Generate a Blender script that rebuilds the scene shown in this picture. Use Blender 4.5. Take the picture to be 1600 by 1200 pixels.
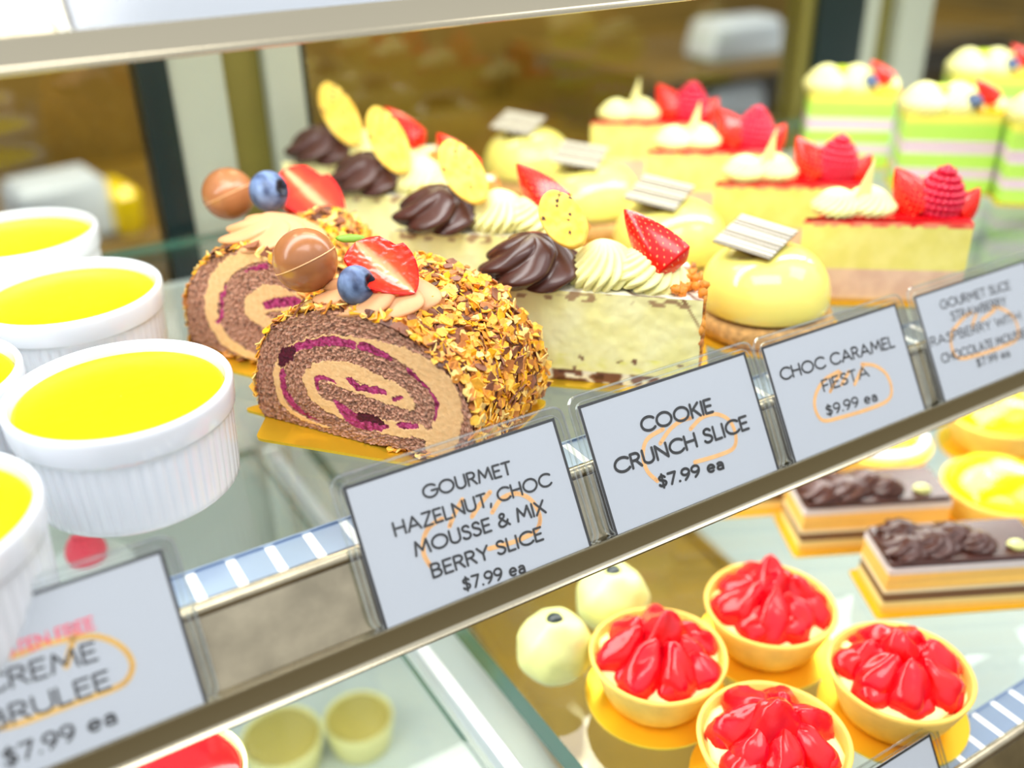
import bpy, math, random
import numpy as np
from mathutils import Matrix, Vector, noise
random.seed(7)
PI = math.pi
C = bpy.context.scene.collection
for o in list(bpy.data.objects): bpy.data.objects.remove(o)

# ------------------------------------------------------------------ camera
def cam_rows(yaw, pitch, roll):
    cy, sy = math.cos(yaw), math.sin(yaw); cp, sp = math.cos(pitch), math.sin(pitch)
    cr, sr = math.cos(roll), math.sin(roll)
    f = np.array([sy*cp, cy*cp, -sp]); r0 = np.array([cy, -sy, 0.]); d0 = np.cross(f, r0)
    return np.array([cr*r0+sr*d0, -sr*r0+cr*d0, f])
RC = cam_rows(.536229714, .490534086, .0225268425)      # rows: right, down, forward
FPX = 1550.93
CP = np.array([0., 0., .237])
cam = bpy.data.cameras.new('camera'); co = bpy.data.objects.new('camera', cam); C.objects.link(co)
m = Matrix.Identity(4)
for i in range(3):
    m[i][0] = RC[0][i]; m[i][1] = -RC[1][i]; m[i][2] = -RC[2][i]; m[i][3] = CP[i]
co.matrix_world = m
cam.sensor_width = 36; cam.lens = FPX/1600*36; cam.clip_start = .02; cam.clip_end = 50
cam.dof.use_dof = True; cam.dof.focus_distance = .442; cam.dof.aperture_fstop = 3.3
bpy.context.scene.camera = co

# ------------------------------------------------------------------ world, lights, exposure
sc = bpy.context.scene
sc.view_settings.view_transform = 'Standard'; sc.view_settings.look = 'None'
sc.view_settings.exposure = 0.0; sc.view_settings.gamma = 1.0; sc.view_settings.use_curve_mapping = False
w = bpy.data.worlds.new('world'); sc.world = w; w.use_nodes = True
nt = w.node_tree; bg = nt.nodes['Background']
tc = nt.nodes.new('ShaderNodeTexCoord'); sp = nt.nodes.new('ShaderNodeSeparateXYZ'); rp = nt.nodes.new('ShaderNodeValToRGB')
mr = nt.nodes.new('ShaderNodeMapRange'); mr.inputs[1].default_value = -1; mr.inputs[2].default_value = 1
nt.links.new(tc.outputs['Generated'], sp.inputs[0]); nt.links.new(sp.outputs[2], mr.inputs[0]); nt.links.new(mr.outputs[0], rp.inputs[0])
rp.color_ramp.elements[0].position = .2; rp.color_ramp.elements[0].color = (.13, .09, .04, 1)
rp.color_ramp.elements[1].position = .70; rp.color_ramp.elements[1].color = (1.0, 1.03, 1.08, 1)
e = rp.color_ramp.elements.new(.5); e.color = (.27, .23, .14, 1)
nt.links.new(rp.outputs[0], bg.inputs[0]); bg.inputs[1].default_value = 1.22

def area(name, loc, target, sx, sy, power, col=(1, 1, 1)):
    l = bpy.data.lights.new(name, 'AREA'); l.shape = 'RECTANGLE'; l.size = sx; l.size_y = sy; l.energy = power; l.color = col
    o = bpy.data.objects.new(name, l); C.objects.link(o); o.location = loc
    o.rotation_euler = (Vector(target)-Vector(loc)).to_track_quat('-Z', 'Y').to_euler(); return o
area('ceiling_light_front', (-.1, -.12, 1.6), (.25, .4, 0), 1.3, .7, 20, (1, .99, .97))
area('ceiling_light_side', (1.3, -.1, 1.3), (.4, .4, 0), .8, .6, 7, (1, .98, .95))
area('case_light_bar', (.4, .44, .200), (.4, .50, 0), 1.5, .05, 2.6, (1, 1, .98))
area('lower_case_fill', (.35, .40, -.03), (.35, .34, -.2), 1.4, .08, 2.8, (1, 1, .98))  # added fill without a visible source, brightens the space under the main shelf
area('counter_light', (.6, 1.25, 1.1), (.6, 1.6, .2), 1.2, .3, 26, (1, .85, .55))

# ------------------------------------------------------------------ pixel helpers (photo is 1600x1200)
def ray(x, y): return RC.T @ np.array([(x-800)/FPX, (y-600)/FPX, 1.])
def onz(x, y, z): r = ray(x, y); return CP + r*(z-CP[2])/r[2]
def ony(x, y, Y): r = ray(x, y); return CP + r*(Y/r[1])
def onp(x, y, n, d): r = ray(x, y); n = np.array(n); return CP + r*((d-n@CP)/(n@r))
def dep(x, y, d): return CP + ray(x, y)*d
def cv(r, u, t): return Vector(RC.T @ np.array([r, -u, -t]))   # right, up, toward the lens -> world

# ------------------------------------------------------------------ colours and materials
def L(r, g, b):
    f = lambda c: (c/255/12.92) if c/255 <= .04045 else ((c/255+.055)/1.055)**2.4
    return (f(r), f(g), f(b))
def mat(name, col=None, rough=.5, metal=0, spec=.5, bump=0, bscale=200, attr=False, sss=0, coat=0, var=0, vscale=60, sssr=.004, emit=None):
    m = bpy.data.materials.new(name); m.use_nodes = True; n = m.node_tree; p = n.nodes['Principled BSDF']
    p.inputs['Roughness'].default_value = rough; p.inputs['Metallic'].default_value = metal
    p.inputs['Specular IOR Level'].default_value = spec
    if coat: p.inputs['Coat Weight'].default_value = coat; p.inputs['Coat Roughness'].default_value = .06
    t = n.nodes.new('ShaderNodeTexCoord')
    src = None
    if attr:
        a = n.nodes.new('ShaderNodeAttribute'); a.attribute_name = 'Col'; src = a.outputs['Color']
    elif col: p.inputs['Base Color'].default_value = (*L(*col), 1)
    if var:
        nz = n.nodes.new('ShaderNodeTexNoise'); nz.inputs['Scale'].default_value = vscale; nz.inputs['Detail'].default_value = 4
        n.links.new(t.outputs['Object'], nz.inputs['Vector'])
        mp = n.nodes.new('ShaderNodeMapRange'); mp.inputs[1].default_value = .3; mp.inputs[2].default_value = .7
        mp.inputs[3].default_value = 1-var; mp.inputs[4].default_value = 1+var*.6
        n.links.new(nz.outputs[0], mp.inputs[0])
        mx = n.nodes.new('ShaderNodeMix'); mx.data_type = 'RGBA'; mx.blend_type = 'MULTIPLY'; mx.inputs[0].default_value = 1
        if src: n.links.new(src, mx.inputs[6])
        else: mx.inputs[6].default_value = (*L(*col), 1)
        n.links.new(mp.outputs[0], mx.inputs[7]); src = mx.outputs[2]
    if src: n.links.new(src, p.inputs['Base Color'])
    if bump:
        nz = n.nodes.new('ShaderNodeTexNoise'); nz.inputs['Scale'].default_value = bscale; nz.inputs['Detail'].default_value = 5
        n.links.new(t.outputs['Object'], nz.inputs['Vector'])
        b = n.nodes.new('ShaderNodeBump'); b.inputs['Strength'].default_value = 1; b.inputs['Distance'].default_value = bump
        n.links.new(nz.outputs[0], b.inputs['Height']); n.links.new(b.outputs[0], p.inputs['Normal'])
    if sss:
        p.inputs['Subsurface Weight'].default_value = sss; p.inputs['Subsurface Radius'].default_value = (1, .6, .35)
        p.inputs['Subsurface Scale'].default_value = sssr
    if emit:
        p.inputs['Emission Color'].default_value = (*L(*emit[0]), 1); p.inputs['Emission Strength'].default_value = emit[1]
    return m
def glass(name, tint, refl=1.0, rough=.02, ior=1.5):
    m = bpy.data.materials.new(name); m.use_nodes = True; n = m.node_tree
    for x in list(n.nodes):
        if x.type == 'BSDF_PRINCIPLED': n.nodes.remove(x)
    out = [x for x in n.nodes if x.type == 'OUTPUT_MATERIAL'][0]
    tr = n.nodes.new('ShaderNodeBsdfTransparent'); tr.inputs[0].default_value = (*tint, 1)
    gl = n.nodes.new('ShaderNodeBsdfGlossy'); gl.inputs['Roughness'].default_value = rough; gl.inputs[0].default_value = (refl, refl, refl, 1)
    f0 = ((ior-1)/(ior+1))**2; lw = n.nodes.new('ShaderNodeLayerWeight'); lw.inputs[0].default_value = .5
    pw = n.nodes.new('ShaderNodeMath'); pw.operation = 'POWER'; pw.inputs[1].default_value = 5; n.links.new(lw.outputs['Facing'], pw.inputs[0])
    fr = n.nodes.new('ShaderNodeMapRange'); fr.inputs[3].default_value = f0; n.links.new(pw.outputs[0], fr.inputs[0])
    mx = n.nodes.new('ShaderNodeMixShader')
    n.links.new(fr.outputs[0], mx.inputs[0]); n.links.new(tr.outputs[0], mx.inputs[1]); n.links.new(gl.outputs[0], mx.inputs[2]); n.links.new(mx.outputs[0], out.inputs[0])
    return m
M = dict(
    glass=glass('shelf_glass', (.955, .975, .965)), glass_edge=mat('glass_edge_green', (50, 100, 84), .12, spec=.8),
    door_glass=glass('door_glass', (.93, .95, .93), .8),
    plastic=glass('clear_plastic', (.96, .97, .97), .85, .12, 1.45),
    plastic_rim=glass('clear_plastic_rim', (.86, .89, .87), .9, .15, 2.6),
    steel=mat('brushed_steel', (205, 204, 198), .26, 1, bump=.00003, bscale=900),
    steel_dark=mat('rail_face_steel', (172, 164, 142), .22, 1, bump=.00002, bscale=700),
    steel_face=mat('rail_body_steel', (176, 166, 142), .24, 1, bump=.00002, bscale=900, var=.25, vscale=60),  # brown tint and tone noise paint in streaky reflections
    strip=mat('strip_aluminium', (146, 164, 188), .38, .75, bump=.00004, bscale=1200), slot=mat('slot_white_reflection', (250, 250, 244), .5),  # strip blue and slot white are reflections put into the base colour
    porcelain=mat('white_porcelain', (230, 235, 243), .12, spec=.55, coat=.3),
    custard=mat('yellow_custard', (253, 232, 0), .32, spec=.25, bump=.00012, bscale=120, var=.05, vscale=50),
    face=mat('sponge_face', attr=True, rough=.6, spec=.3, bump=.00022, bscale=900, var=.07, vscale=500),
    sponge=mat('chocolate_sponge', (150, 98, 72), .85, spec=.2, bump=.001, bscale=450, var=.4, vscale=400),
    flake=mat('feuilletine_flakes', attr=True, rough=.42, spec=.4, bump=.0002, bscale=600, var=.2, vscale=500),
    gold=mat('gold_board', (252, 212, 56), .3, .75, bump=.00006, bscale=500), gold_edge=mat('gold_board_edge', (235, 205, 90), .4, .3),
    hazel=mat('hazelnut_cream', (216, 158, 112), .45, spec=.35, bump=.0001, bscale=300, sss=.15),
    malt=mat('milk_chocolate_ball', (164, 106, 66), .22, spec=.5, var=.12, vscale=80), seam=mat('ball_seam', (222, 170, 120), .4),
    blueberry=mat('blueberry_skin', attr=True, rough=.45, spec=.3, var=.45, vscale=160),
    berry=mat('strawberry_flesh', attr=True, rough=.22, spec=.45, coat=.22, bump=.0002, bscale=260, sss=.12),
    leafm=mat('green_leaf', (120, 165, 40), .5),
    cream=mat('piped_cream', (247, 243, 172), .42, spec=.3, sss=.06), choc=mat('dark_chocolate', (74, 42, 34), .26, spec=.5, var=.15),
    cake=mat('cake_side', attr=True, rough=.42, spec=.35, bump=.00012, bscale=260, var=.03, vscale=200),
    cookie=mat('golden_cookie', attr=True, rough=.7, spec=.25, bump=.0004, bscale=350, var=.08, vscale=200),
    lemon=mat('lemon_glaze', (246, 234, 122), .12, spec=.5, coat=.5, var=.04, vscale=30, sss=.15, sssr=.01),
    crumb=mat('biscuit_crumb', (205, 160, 95), .85, bump=.0012, bscale=350, var=.35, vscale=260),
    stripe=mat('striped_chocolate', attr=True, rough=.35), rasp=mat('raspberry_skin', (226, 8, 62), .3, spec=.5, coat=.3, sss=.15),
    redgel=mat('red_glaze', (235, 22, 30), .12, coat=.5), pastry=mat('tart_pastry', attr=True, rough=.55, spec=.35, bump=.0004, bscale=220, var=.1, vscale=90),
    paper=mat('card_paper', (193, 197, 206), .55, spec=.3), ink=mat('black_ink', (14, 14, 20), .5), red_ink=mat('red_ink', (255, 78, 108), .5),
    marker=mat('orange_marker', (250, 190, 122), .6, var=.1, vscale=300), amber=mat('amber_marker', (240, 190, 92), .6),
    whitef=mat('white_frame', (160, 164, 146), .4), darkf=mat('dark_frame', (16, 34, 34), .3), olive=mat('olive_channel', (120, 112, 50), .4, .3),
    brown=mat('brown_laminate', (118, 90, 12), .5, var=.5, vscale=2.2), wood=mat('warm_wood', (92, 60, 34), .5, var=.3, vscale=5),
    lowpanel=mat('pale_back_panel', (206, 212, 206), .4, var=.08, vscale=6),
    muted=mat('muted_custard', (190, 172, 84), .4), nose=mat('rail_nose', (226, 230, 238), .32, .55),
    tray=mat('golden_tray_wood', (170, 132, 44), .45, var=.25, vscale=14),
    deck=mat('base_deck', (205, 214, 212), .3, spec=.5), kiwi=mat('kiwi_green', (188, 208, 10), .3), lcurd=mat('lemon_curd', (255, 222, 0), .14, coat=.4, var=.05, vscale=80),
    pale=mat('pale_green_dome', (228, 232, 150), .35, var=.2, vscale=45), white=mat('white_drizzle', (244, 242, 236), .4), paperbag=mat('pale_bag', (190, 200, 212), .6),
    cardboard=mat('brown_box', (128, 84, 60), .7), floor=mat('brown_floor', (84, 62, 38), .5, var=.2, vscale=4), mango=mat('orange_glaze', (250, 190, 0), .2, coat=.3))

# ------------------------------------------------------------------ mesh helpers
class MB:
    def __init__(s): s.v = []; s.f = []; s.c = []; s.m = []
    def add(s, v, f, col=None, mi=0):
        b = len(s.v); s.v += [tuple(p) for p in v]; s.f += [tuple(i+b for i in q) for q in f]; s.m += [mi]*len(f)
        if col is None: col = [(1, 1, 1)]*len(v)
        elif not hasattr(col[0], '__len__'): col = [tuple(col)]*len(v)
        s.c += [tuple(c) for c in col]; return s
    def xf(s, mtx):
        s.v = [tuple(mtx @ Vector(p)) for p in s.v]; return s
def obj(name, mb, mats, parent=None, smooth=True, loc=None, rot=None, mtx=None):
    me = bpy.data.meshes.new(name); me.from_pydata(mb.v, [], mb.f); me.update()
    if not isinstance(mats, (list, tuple)): mats = [mats]
    for x in mats: me.materials.append(x)
    if len(mats) > 1: me.polygons.foreach_set('material_index', mb.m)
    a = me.color_attributes.new('Col', 'FLOAT_COLOR', 'POINT')
    a.data.foreach_set('color', [k for c in mb.c for k in (c[0], c[1], c[2], 1.0)])
    me.polygons.foreach_set('use_smooth', [bool(smooth)]*len(me.polygons))
    if smooth == 'auto':
        me.polygons.foreach_set('use_smooth', [True]*len(me.polygons))
        me.set_sharp_from_angle(angle=math.radians(38))
    o = bpy.data.objects.new(name, me); C.objects.link(o)
    if parent: o.parent = parent
    if mtx is not None: o.matrix_local = mtx
    if loc is not None: o.location = loc
    if rot is not None: o.rotation_euler = rot
    return o
def thing(name, label, cat, loc=(0, 0, 0), rz=0, group=None):
    o = bpy.data.objects.new(name, None); C.objects.link(o); o.location = loc; o.rotation_euler = (0, 0, rz)
    o.empty_display_size = .01
    return tag(o, label, cat, group)
def tag(o, label, cat, group=None):
    o['label'] = label; o['category'] = cat
    if group: o['group'] = group
    return o
def struct(o): o['kind'] = 'structure'; return o
def copy_tree(o, parent=None):
    c = o.copy(); C.objects.link(c)
    if parent: c.parent = parent
    for ch in kids(o): copy_tree(ch, c)
    return c
def kids(o): return [x for x in C.objects if x.parent == o]
def wmat(par, mtx):   # world matrix -> matrix local to a thing at (loc, rz)
    P = Matrix.Translation(par.location) @ Matrix.Rotation(par.rotation_euler.z, 4, 'Z')
    return P.inverted() @ mtx
def frame(loc, zaxis, ynear):   # matrix with local z along zaxis and local -y towards ynear
    z = Vector(zaxis).normalized(); y = -Vector(ynear); y = (y - z*y.dot(z)).normalized(); x = y.cross(z)
    m = Matrix.Identity(4)
    for i in range(3): m[i][0] = x[i]; m[i][1] = y[i]; m[i][2] = z[i]; m[i][3] = loc[i]
    return m
def gridf(nu, nv, cu=False, flip=False):
    f = []
    for i in range(nu if cu else nu-1):
        for j in range(nv-1):
            a = i*nv+j; b = ((i+1) % nu)*nv+j
            q = (a, b, b+1, a+1); f.append(q[::-1] if flip else q)
    return f
def box(mb, x0, x1, y0, y1, z0, z1, col=None, mi=0, bev=0):
    if bev <= 0:
        v = [(x, y, z) for x in (x0, x1) for y in (y0, y1) for z in (z0, z1)]
        return mb.add(v, [(0, 1, 3, 2), (4, 6, 7, 5), (0, 4, 5, 1), (2, 3, 7, 6), (0, 2, 6, 4), (1, 5, 7, 3)], col, mi)
    pts = [(x0, y0), (x1, y0), (x1, y1), (x0, y1)]
    return prism(mb, rpoly(pts, bev, 3), z0, z1, col, mi, bev*.6)
def rpoly(pts, r, n=4):
    out = []; N = len(pts)
    for i in range(N):
        p = Vector(pts[i]); a = Vector(pts[i-1]); b = Vector(pts[(i+1) % N])
        da = (a-p).normalized(); db = (b-p).normalized(); rr = min(r, (a-p).length*.45, (b-p).length*.45)
        s = p+da*rr; e_ = p+db*rr
        for k in range(n+1):
            t = k/n; q = s*(1-t)**2+p*2*t*(1-t)+e_*t*t; out.append((q.x, q.y))
    return out
def inset(pts, d):
    out = []; N = len(pts)
    for i in range(N):
        a = Vector(pts[i-1]); b = Vector(pts[(i+1) % N]); t = (b-a)
        if t.length < 1e-9: out.append(pts[i]); continue
        t.normalize(); out.append((pts[i][0]-t.y*d, pts[i][1]+t.x*d))
    return out
def prism(mb, pts, z0, z1, col=None, mi=0, bev=0, mid=0):
    """pts counter-clockwise; optional bevelled top and bottom edges, mid extra rings"""
    rings = []
    if bev > 0: rings.append((inset(pts, bev), z0)); rings.append((pts, z0+bev))
    else: rings.append((pts, z0))
    for k in range(mid):
        t = (k+1)/(mid+1); rings.append((pts, z0+bev+(z1-z0-2*bev)*t))
    if bev > 0: rings.append((pts, z1-bev)); rings.append((inset(pts, bev), z1))
    else: rings.append((pts, z1))
    n = len(pts); v = []; f = []
    for r, z in rings: v += [(p[0], p[1], z) for p in r]
    for k in range(len(rings)-1):
        for i in range(n):
            j = (i+1) % n; f.append((k*n+i, k*n+j, (k+1)*n+j, (k+1)*n+i))
    f.append(tuple(range(n))[::-1]); f.append(tuple(range((len(rings)-1)*n, len(rings)*n)))
    return mb.add(v, f, col, mi)
def lathe(mb, prof, n=64, rf=None, col=None, mi=0, c=(0, 0, 0), cf=None):
    v = []; cc = []
    for i in range(n):
        t = 2*PI*i/n
        for k, (r, z) in enumerate(prof):
            s = rf(t, k, z) if rf else 1
            v.append((c[0]+r*s*math.cos(t), c[1]+r*s*math.sin(t), c[2]+z)); 
            if cf: cc.append(cf(t, k, r, z))
    return mb.add(v, gridf(n, len(prof), True), cc if cf else col, mi)
def blob(mb, rx, ry, rz, c=(0, 0, 0), amp=0, fs=1, seed=0, n=24, col=None, mi=0, mtx=None, cf=None, pw=1):
    v = []; cc = []; nv = n//2+1
    for i in range(n):
        t = 2*PI*i/n
        for k in range(nv):
            ph = -PI/2+PI*k/(nv-1)
            d = Vector((math.cos(ph)*math.cos(t), math.cos(ph)*math.sin(t), math.sin(ph)))
            s = 1+amp*noise.noise(d*fs+Vector((seed*7.3, seed*3.1, seed)))
            if pw != 1: d = Vector([math.copysign(abs(q)**pw, q) for q in d])
            p = Vector((d.x*rx*s, d.y*ry*s, d.z*rz*s))
            if mtx: p = mtx @ p
            v.append((p.x+c[0], p.y+c[1], p.z+c[2]))
            if cf: cc.append(cf(d))
    return mb.add(v, gridf(n, nv, True), cc if cf else col, mi)
def tube(mb, pts, r, n=10, col=None, mi=0, closed=False):
    P = [Vector(p) for p in pts]; N = len(P); v = []; up = Vector((0, 0, 1))
    for i, p in enumerate(P):
        a = P[i-1] if (i > 0 or closed) else P[0]; b = P[(i+1) % N] if (i < N-1 or closed) else P[-1]
        t = (b-a).normalized(); s = t.cross(up)
        if s.length < 1e-4: s = t.cross(Vector((1, 0, 0)))
        s.normalize(); u = s.cross(t); rr = r(i/(N-1)) if callable(r) else r
        for k in range(n): q = p+(s*math.cos(2*PI*k/n)+u*math.sin(2*PI*k/n))*rr; v.append(tuple(q))
    f = []
    for i in range(N if closed else N-1):
        for k in range(n): f.append((i*n+k, i*n+(k+1) % n, ((i+1) % N)*n+(k+1) % n, ((i+1) % N)*n+k))
    if not closed: f.append(tuple(range(n))[::-1]); f.append(tuple(range((N-1)*n, N*n)))
    return mb.add(v, f, col, mi)
def fbm(x, y, z, s=1): return noise.fractal(Vector((x, y, z))*s, 1.0, 2.0, 4)
def nz(x, y, z, s=1): return noise.noise(Vector((x, y, z))*s)
def mixc(a, b, t): t = max(0, min(1, t)); return tuple(a[i]*(1-t)+b[i]*t for i in range(3))
def catmull(pts, n=6):
    P = [pts[0]]+list(pts)+[pts[-1]]; out = []
    for i in range(1, len(P)-2):
        for k in range(n):
            t = k/n; a, b, c, d = [np.array(P[i+j], float) for j in (-1, 0, 1, 2)]
            out.append(tuple(.5*((2*b)+(-a+c)*t+(2*a-5*b+4*c-d)*t*t+(-a+3*b-3*c+d)*t**3)))
    out.append(tuple(pts[-1])); return out

# ------------------------------------------------------------------ the place: floor, wall, display case
X0, X1 = -.45, 1.35
mb = MB(); box(mb, -3, 4, -2.5, 3, -1.02, -1.0); struct(obj('floor', mb, M['floor'], smooth=False))
mb = MB(); box(mb, -3, 4, 2.1, 2.2, -1.0, 2.0); struct(obj('wall_back', mb, M['brown'], smooth=False))
# back counter with shelves behind the glass doors
t = thing('back_counter', 'brown wooden counter with shelf boards behind the glass doors', 'counter', (.8, 1.75, -1.0))
mb = MB(); box(mb, -1.6, 1.6, -.2, .3, 0, .5, bev=.01); obj('counter_body', mb, M['wood'], t, 'auto')
for xa, xb, zz in ((-1.6, 1.6, .70), (.45, 1.6, .826)):
    mb = MB(); box(mb, xa, xb, -.22, .30, zz, zz+.022, bev=.004); obj('shelf_board', mb, M['brown'], t, 'auto')
for xa in (-1.6, .42, 1.58):
    mb = MB(); box(mb, xa, xa+.03, -.2, .30, .49, .86 if xa > -1 else .75, bev=.003); obj('shelf_upright', mb, M['brown'], t, 'auto')
def carton(x, y, z, sx, sy, sz, m, lab, name='carton', cat='box', seed=0):
    mb = MB(); prism(mb, rpoly([(-sx/2, -sy/2), (sx/2, -sy/2), (sx/2, sy/2), (-sx/2, sy/2)], .02, 4), 0, sz, bev=.012)
    mb.v = [(p[0]*(1-.12*p[2]/sz)+.006*nz(*p, 20), p[1]+.006*nz(p[1], p[2], p[0], 20), p[2]) for p in mb.v]
    tag(obj(name, mb, m, None, 'auto', loc=(x, y, z), rot=(0, 0, seed)), lab, cat)
def bgx(x, y, Y): return ony(x, y, Y)
for (px, pz, wd, ht, m_, lab, nm, cat, sd) in (
    (105, -.278, .15, .10, 'paperbag', 'pale blue bag behind the left door pane', 'paper_bag', 'bag', .2),
    (205, -.278, .05, .075, 'lcurd', 'yellow tub beside the pale bag behind the left door', 'tub', 'tub', .1),
    (1165, -.278, .19, .075, 'paperbag', 'white wrapped loaf on the lower board behind the raspberries', 'wrapped_loaf', 'bread', .15),
    (1160, -.152, .20, .08, 'paperbag', 'white bag on the upper board behind the berry slices', 'paper_bag', 'bag', -.1)):
    P_ = bgx(px, 100, 1.62); carton(P_[0]+(pz+.05)*.25, 1.62, pz, wd, .10, ht, M[m_], lab, nm, cat, sd)

case = thing('display_case', 'refrigerated glass display case with white and dark sliding door frames at the back', 'display case', (.4, .5, -.42))
def cpart(name, x0, x1, y0, y1, z0, z1, m_, bev=0):
    mb = MB(); box(mb, x0-.4, x1-.4, y0-.5, y1-.5, z0+.42, z1+.42, bev=bev); return obj(name, mb, m_, case, 'auto')
cpart('base_deck', X0, X1, .02, .74, -.43, -.40, M['deck'])
cpart('base_panel', X0, X1, 0, .02, -1.0, -.40, M['steel'])
cpart('base_body', X0, X1, .03, .74, -.99, -.43, M['wood'])
YB = .715
for nm, a, b, mm, dy in (('door_gasket', .139, .1595, 'darkf', 0), ('door_frame', .1595, .198, 'whitef', .004), ('door_track', .198, .227, 'olive', .012), ('door_frame', .227, .254, 'whitef', .0), ('door_gasket', .254, .2585, 'darkf', .002),
                        ('door_track', .765, .782, 'olive', .006), ('door_gasket', .782, .847, 'darkf', 0), ('door_frame', .847, .873, 'whitef', .004), ('door_track', .873, .90, 'olive', .012), ('door_frame', .90, .95, 'whitef', 0), ('door_frame', -.40, -.35, 'whitef', 0)):
    cpart(nm, a, b, YB+dy, YB+.03, -.395, .55, M[mm], .0015)
for a, b in ((-.35, .139), (.2585, .765), (.95, 1.35)): cpart('door_pane', a, b, YB+.012, YB+.017, -.395, .55, M['door_glass'])
cpart('lower_back_panel', X0, X1, .703, .712, -.395, -.035, M['lowpanel'], .002)
cpart('top_rail', X0, X1, YB, YB+.03, .55, .59, M['steel'])

# glass shelves
def shelf(name, lab, x0, x1, y0, y1, z, th=.007):
    t = thing(name, lab, 'shelf', ((x0+x1)/2, (y0+y1)/2, z-th), 0, 'glass shelves of the case')
    hx, hy = (x1-x0)/2, (y1-y0)/2
    mb = MB(); v = [(x, y, zz) for x in (-hx, hx) for y in (-hy, hy) for zz in (0, th)]
    mb.add(v, [(0, 2, 6, 4), (1, 5, 7, 3)], None, 0); mb.add(v, [(0, 1, 3, 2), (4, 6, 7, 5), (0, 4, 5, 1), (2, 3, 7, 6)], None, 1)
    obj('pane', mb, [M['glass'], M['glass_edge']], t, False)
    return t
ZL = -.172
shelf('glass_shelf', 'clear glass shelf carrying the ramekins and cake slices', X0, X1, .3195, .70, 0)
shelf('glass_shelf', 'clear glass shelf under the strawberry tarts with a green left edge', .207, X1, .205, .68, ZL, .018)
shelf('glass_shelf', 'clear glass shelf at bottom left below the ramekins', X0, .166, .205, .68, ZL)
shelf('glass_shelf', 'top glass shelf behind the uppermost price rail', X0, X1, .415, .70, .215)
# bracket between the lower shelves
t = thing('shelf_bracket', 'grey steel bracket between the two lower glass shelves', 'bracket', (.181, .45, ZL-.02))
mb = MB(); box(mb, -.004, .004, -.22, .224, 0, .011, bev=.001); obj('arm', mb, M['nose'], t, 'auto')
mb = MB(); box(mb, -.010, .010, .222, .244, -.2, .02, bev=.001); obj('upright', mb, M['steel'], t, 'auto')

# price rails: cross-section swept along X
KL = .6
def railmesh(poly, x0, x1, mi=0):
    mb = MB(); n = len(poly); v = [(x, p[0], p[1]) for x in (x0, x1) for p in poly]
    f = [(i, (i+1) % n, n+(i+1) % n, n+i) for i in range(n)]
    f.append(tuple(range(n))[::-1]); f.append(tuple(range(n, 2*n))); return mb.add(v, f, None, mi)
def thick(path, th):
    """thicken an open path to a closed polygon"""
    a = []; b = []
    for i, p in enumerate(path):
        q = path[max(0, i-1)]; r = path[min(len(path)-1, i+1)]; d = Vector((r[0]-q[0], r[1]-q[1])).normalized()
        a.append((p[0]+d.y*th/2, p[1]-d.x*th/2)); b.append((p[0]-d.y*th/2, p[1]+d.x*th/2))
    return a+b[::-1]
def rail(lab, dy, dz, x0=X0, x1=X1):
    t = thing('price_rail', lab, 'price rail', (0, dy, dz), 0, 'steel price rails along the shelf fronts')
    nose = [(.3005-.003*math.sin(a), -.0035+.003*math.cos(a)) for a in np.linspace(0, 1.9, 8)]
    path = [(.3015, -.0008)]+nose+[(.2838, -.0285)]
    obj('rail_body', railmesh(thick(path, .0011), x0, x1), M['steel_face'], t, 'auto')
    lip = [(.2845, -.0298), (.2805, -.0300), (.2793, -.0294), (.2790, -.0284), (.27985, -.0276)]
    ring = [(.2796, -.0272), (.2788, -.0272), (.2784, -.0280), (.2769, -.0360), (.2764, -.0368), (.2748, -.0377), (.2746, -.0384), (.2754, -.0389), (.290, -.0392), (.290, -.0380), (.2782, -.0374), (.2796, -.0300), (.2836, -.0296), (.2836, -.0284), (.2799, -.0286)]
    obj('lip', railmesh(ring, x0, x1), M['steel_dark'], t, 'auto')
    mb = MB(); tube(mb, [(x, .3001, -.0034) for x in np.linspace(x0, x1, 12)], .0031, 16); obj('nose_bead', mb, M['nose'], t)
    # top strip with slots painted white for their reflection
    mb = MB(); per = .0155; x = x0+.002; 
    z0, z1 = -.0012, .0006
    k = 0
    edges = [x0]
    v = []; 
    while x < x1-.001:
        a, b = x, min(x+.0118, x1); c_ = min(b+.0037, x1)
        box(mb, a, b, .3015, .3195, z0-.001, z1-.0006, None, 0)
        box(mb, b, c_, .3015, .3192, z0-.001, z1-.0008, None, 1)
        x += per
    box(mb, x0, x1, .3188, .3196, z0-.006, z1+.0004, None, 0)
    obj('top_strip', mb, [M['strip'], M['slot']], t, False)
    return t
rail('steel price rail of the main cake shelf', 0, 0)
rail('steel price rail of the top shelf crossing the upper left', .0955, .215)
rail('steel price rail of the lower tart shelf at bottom right', -.1145, ZL)

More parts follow.
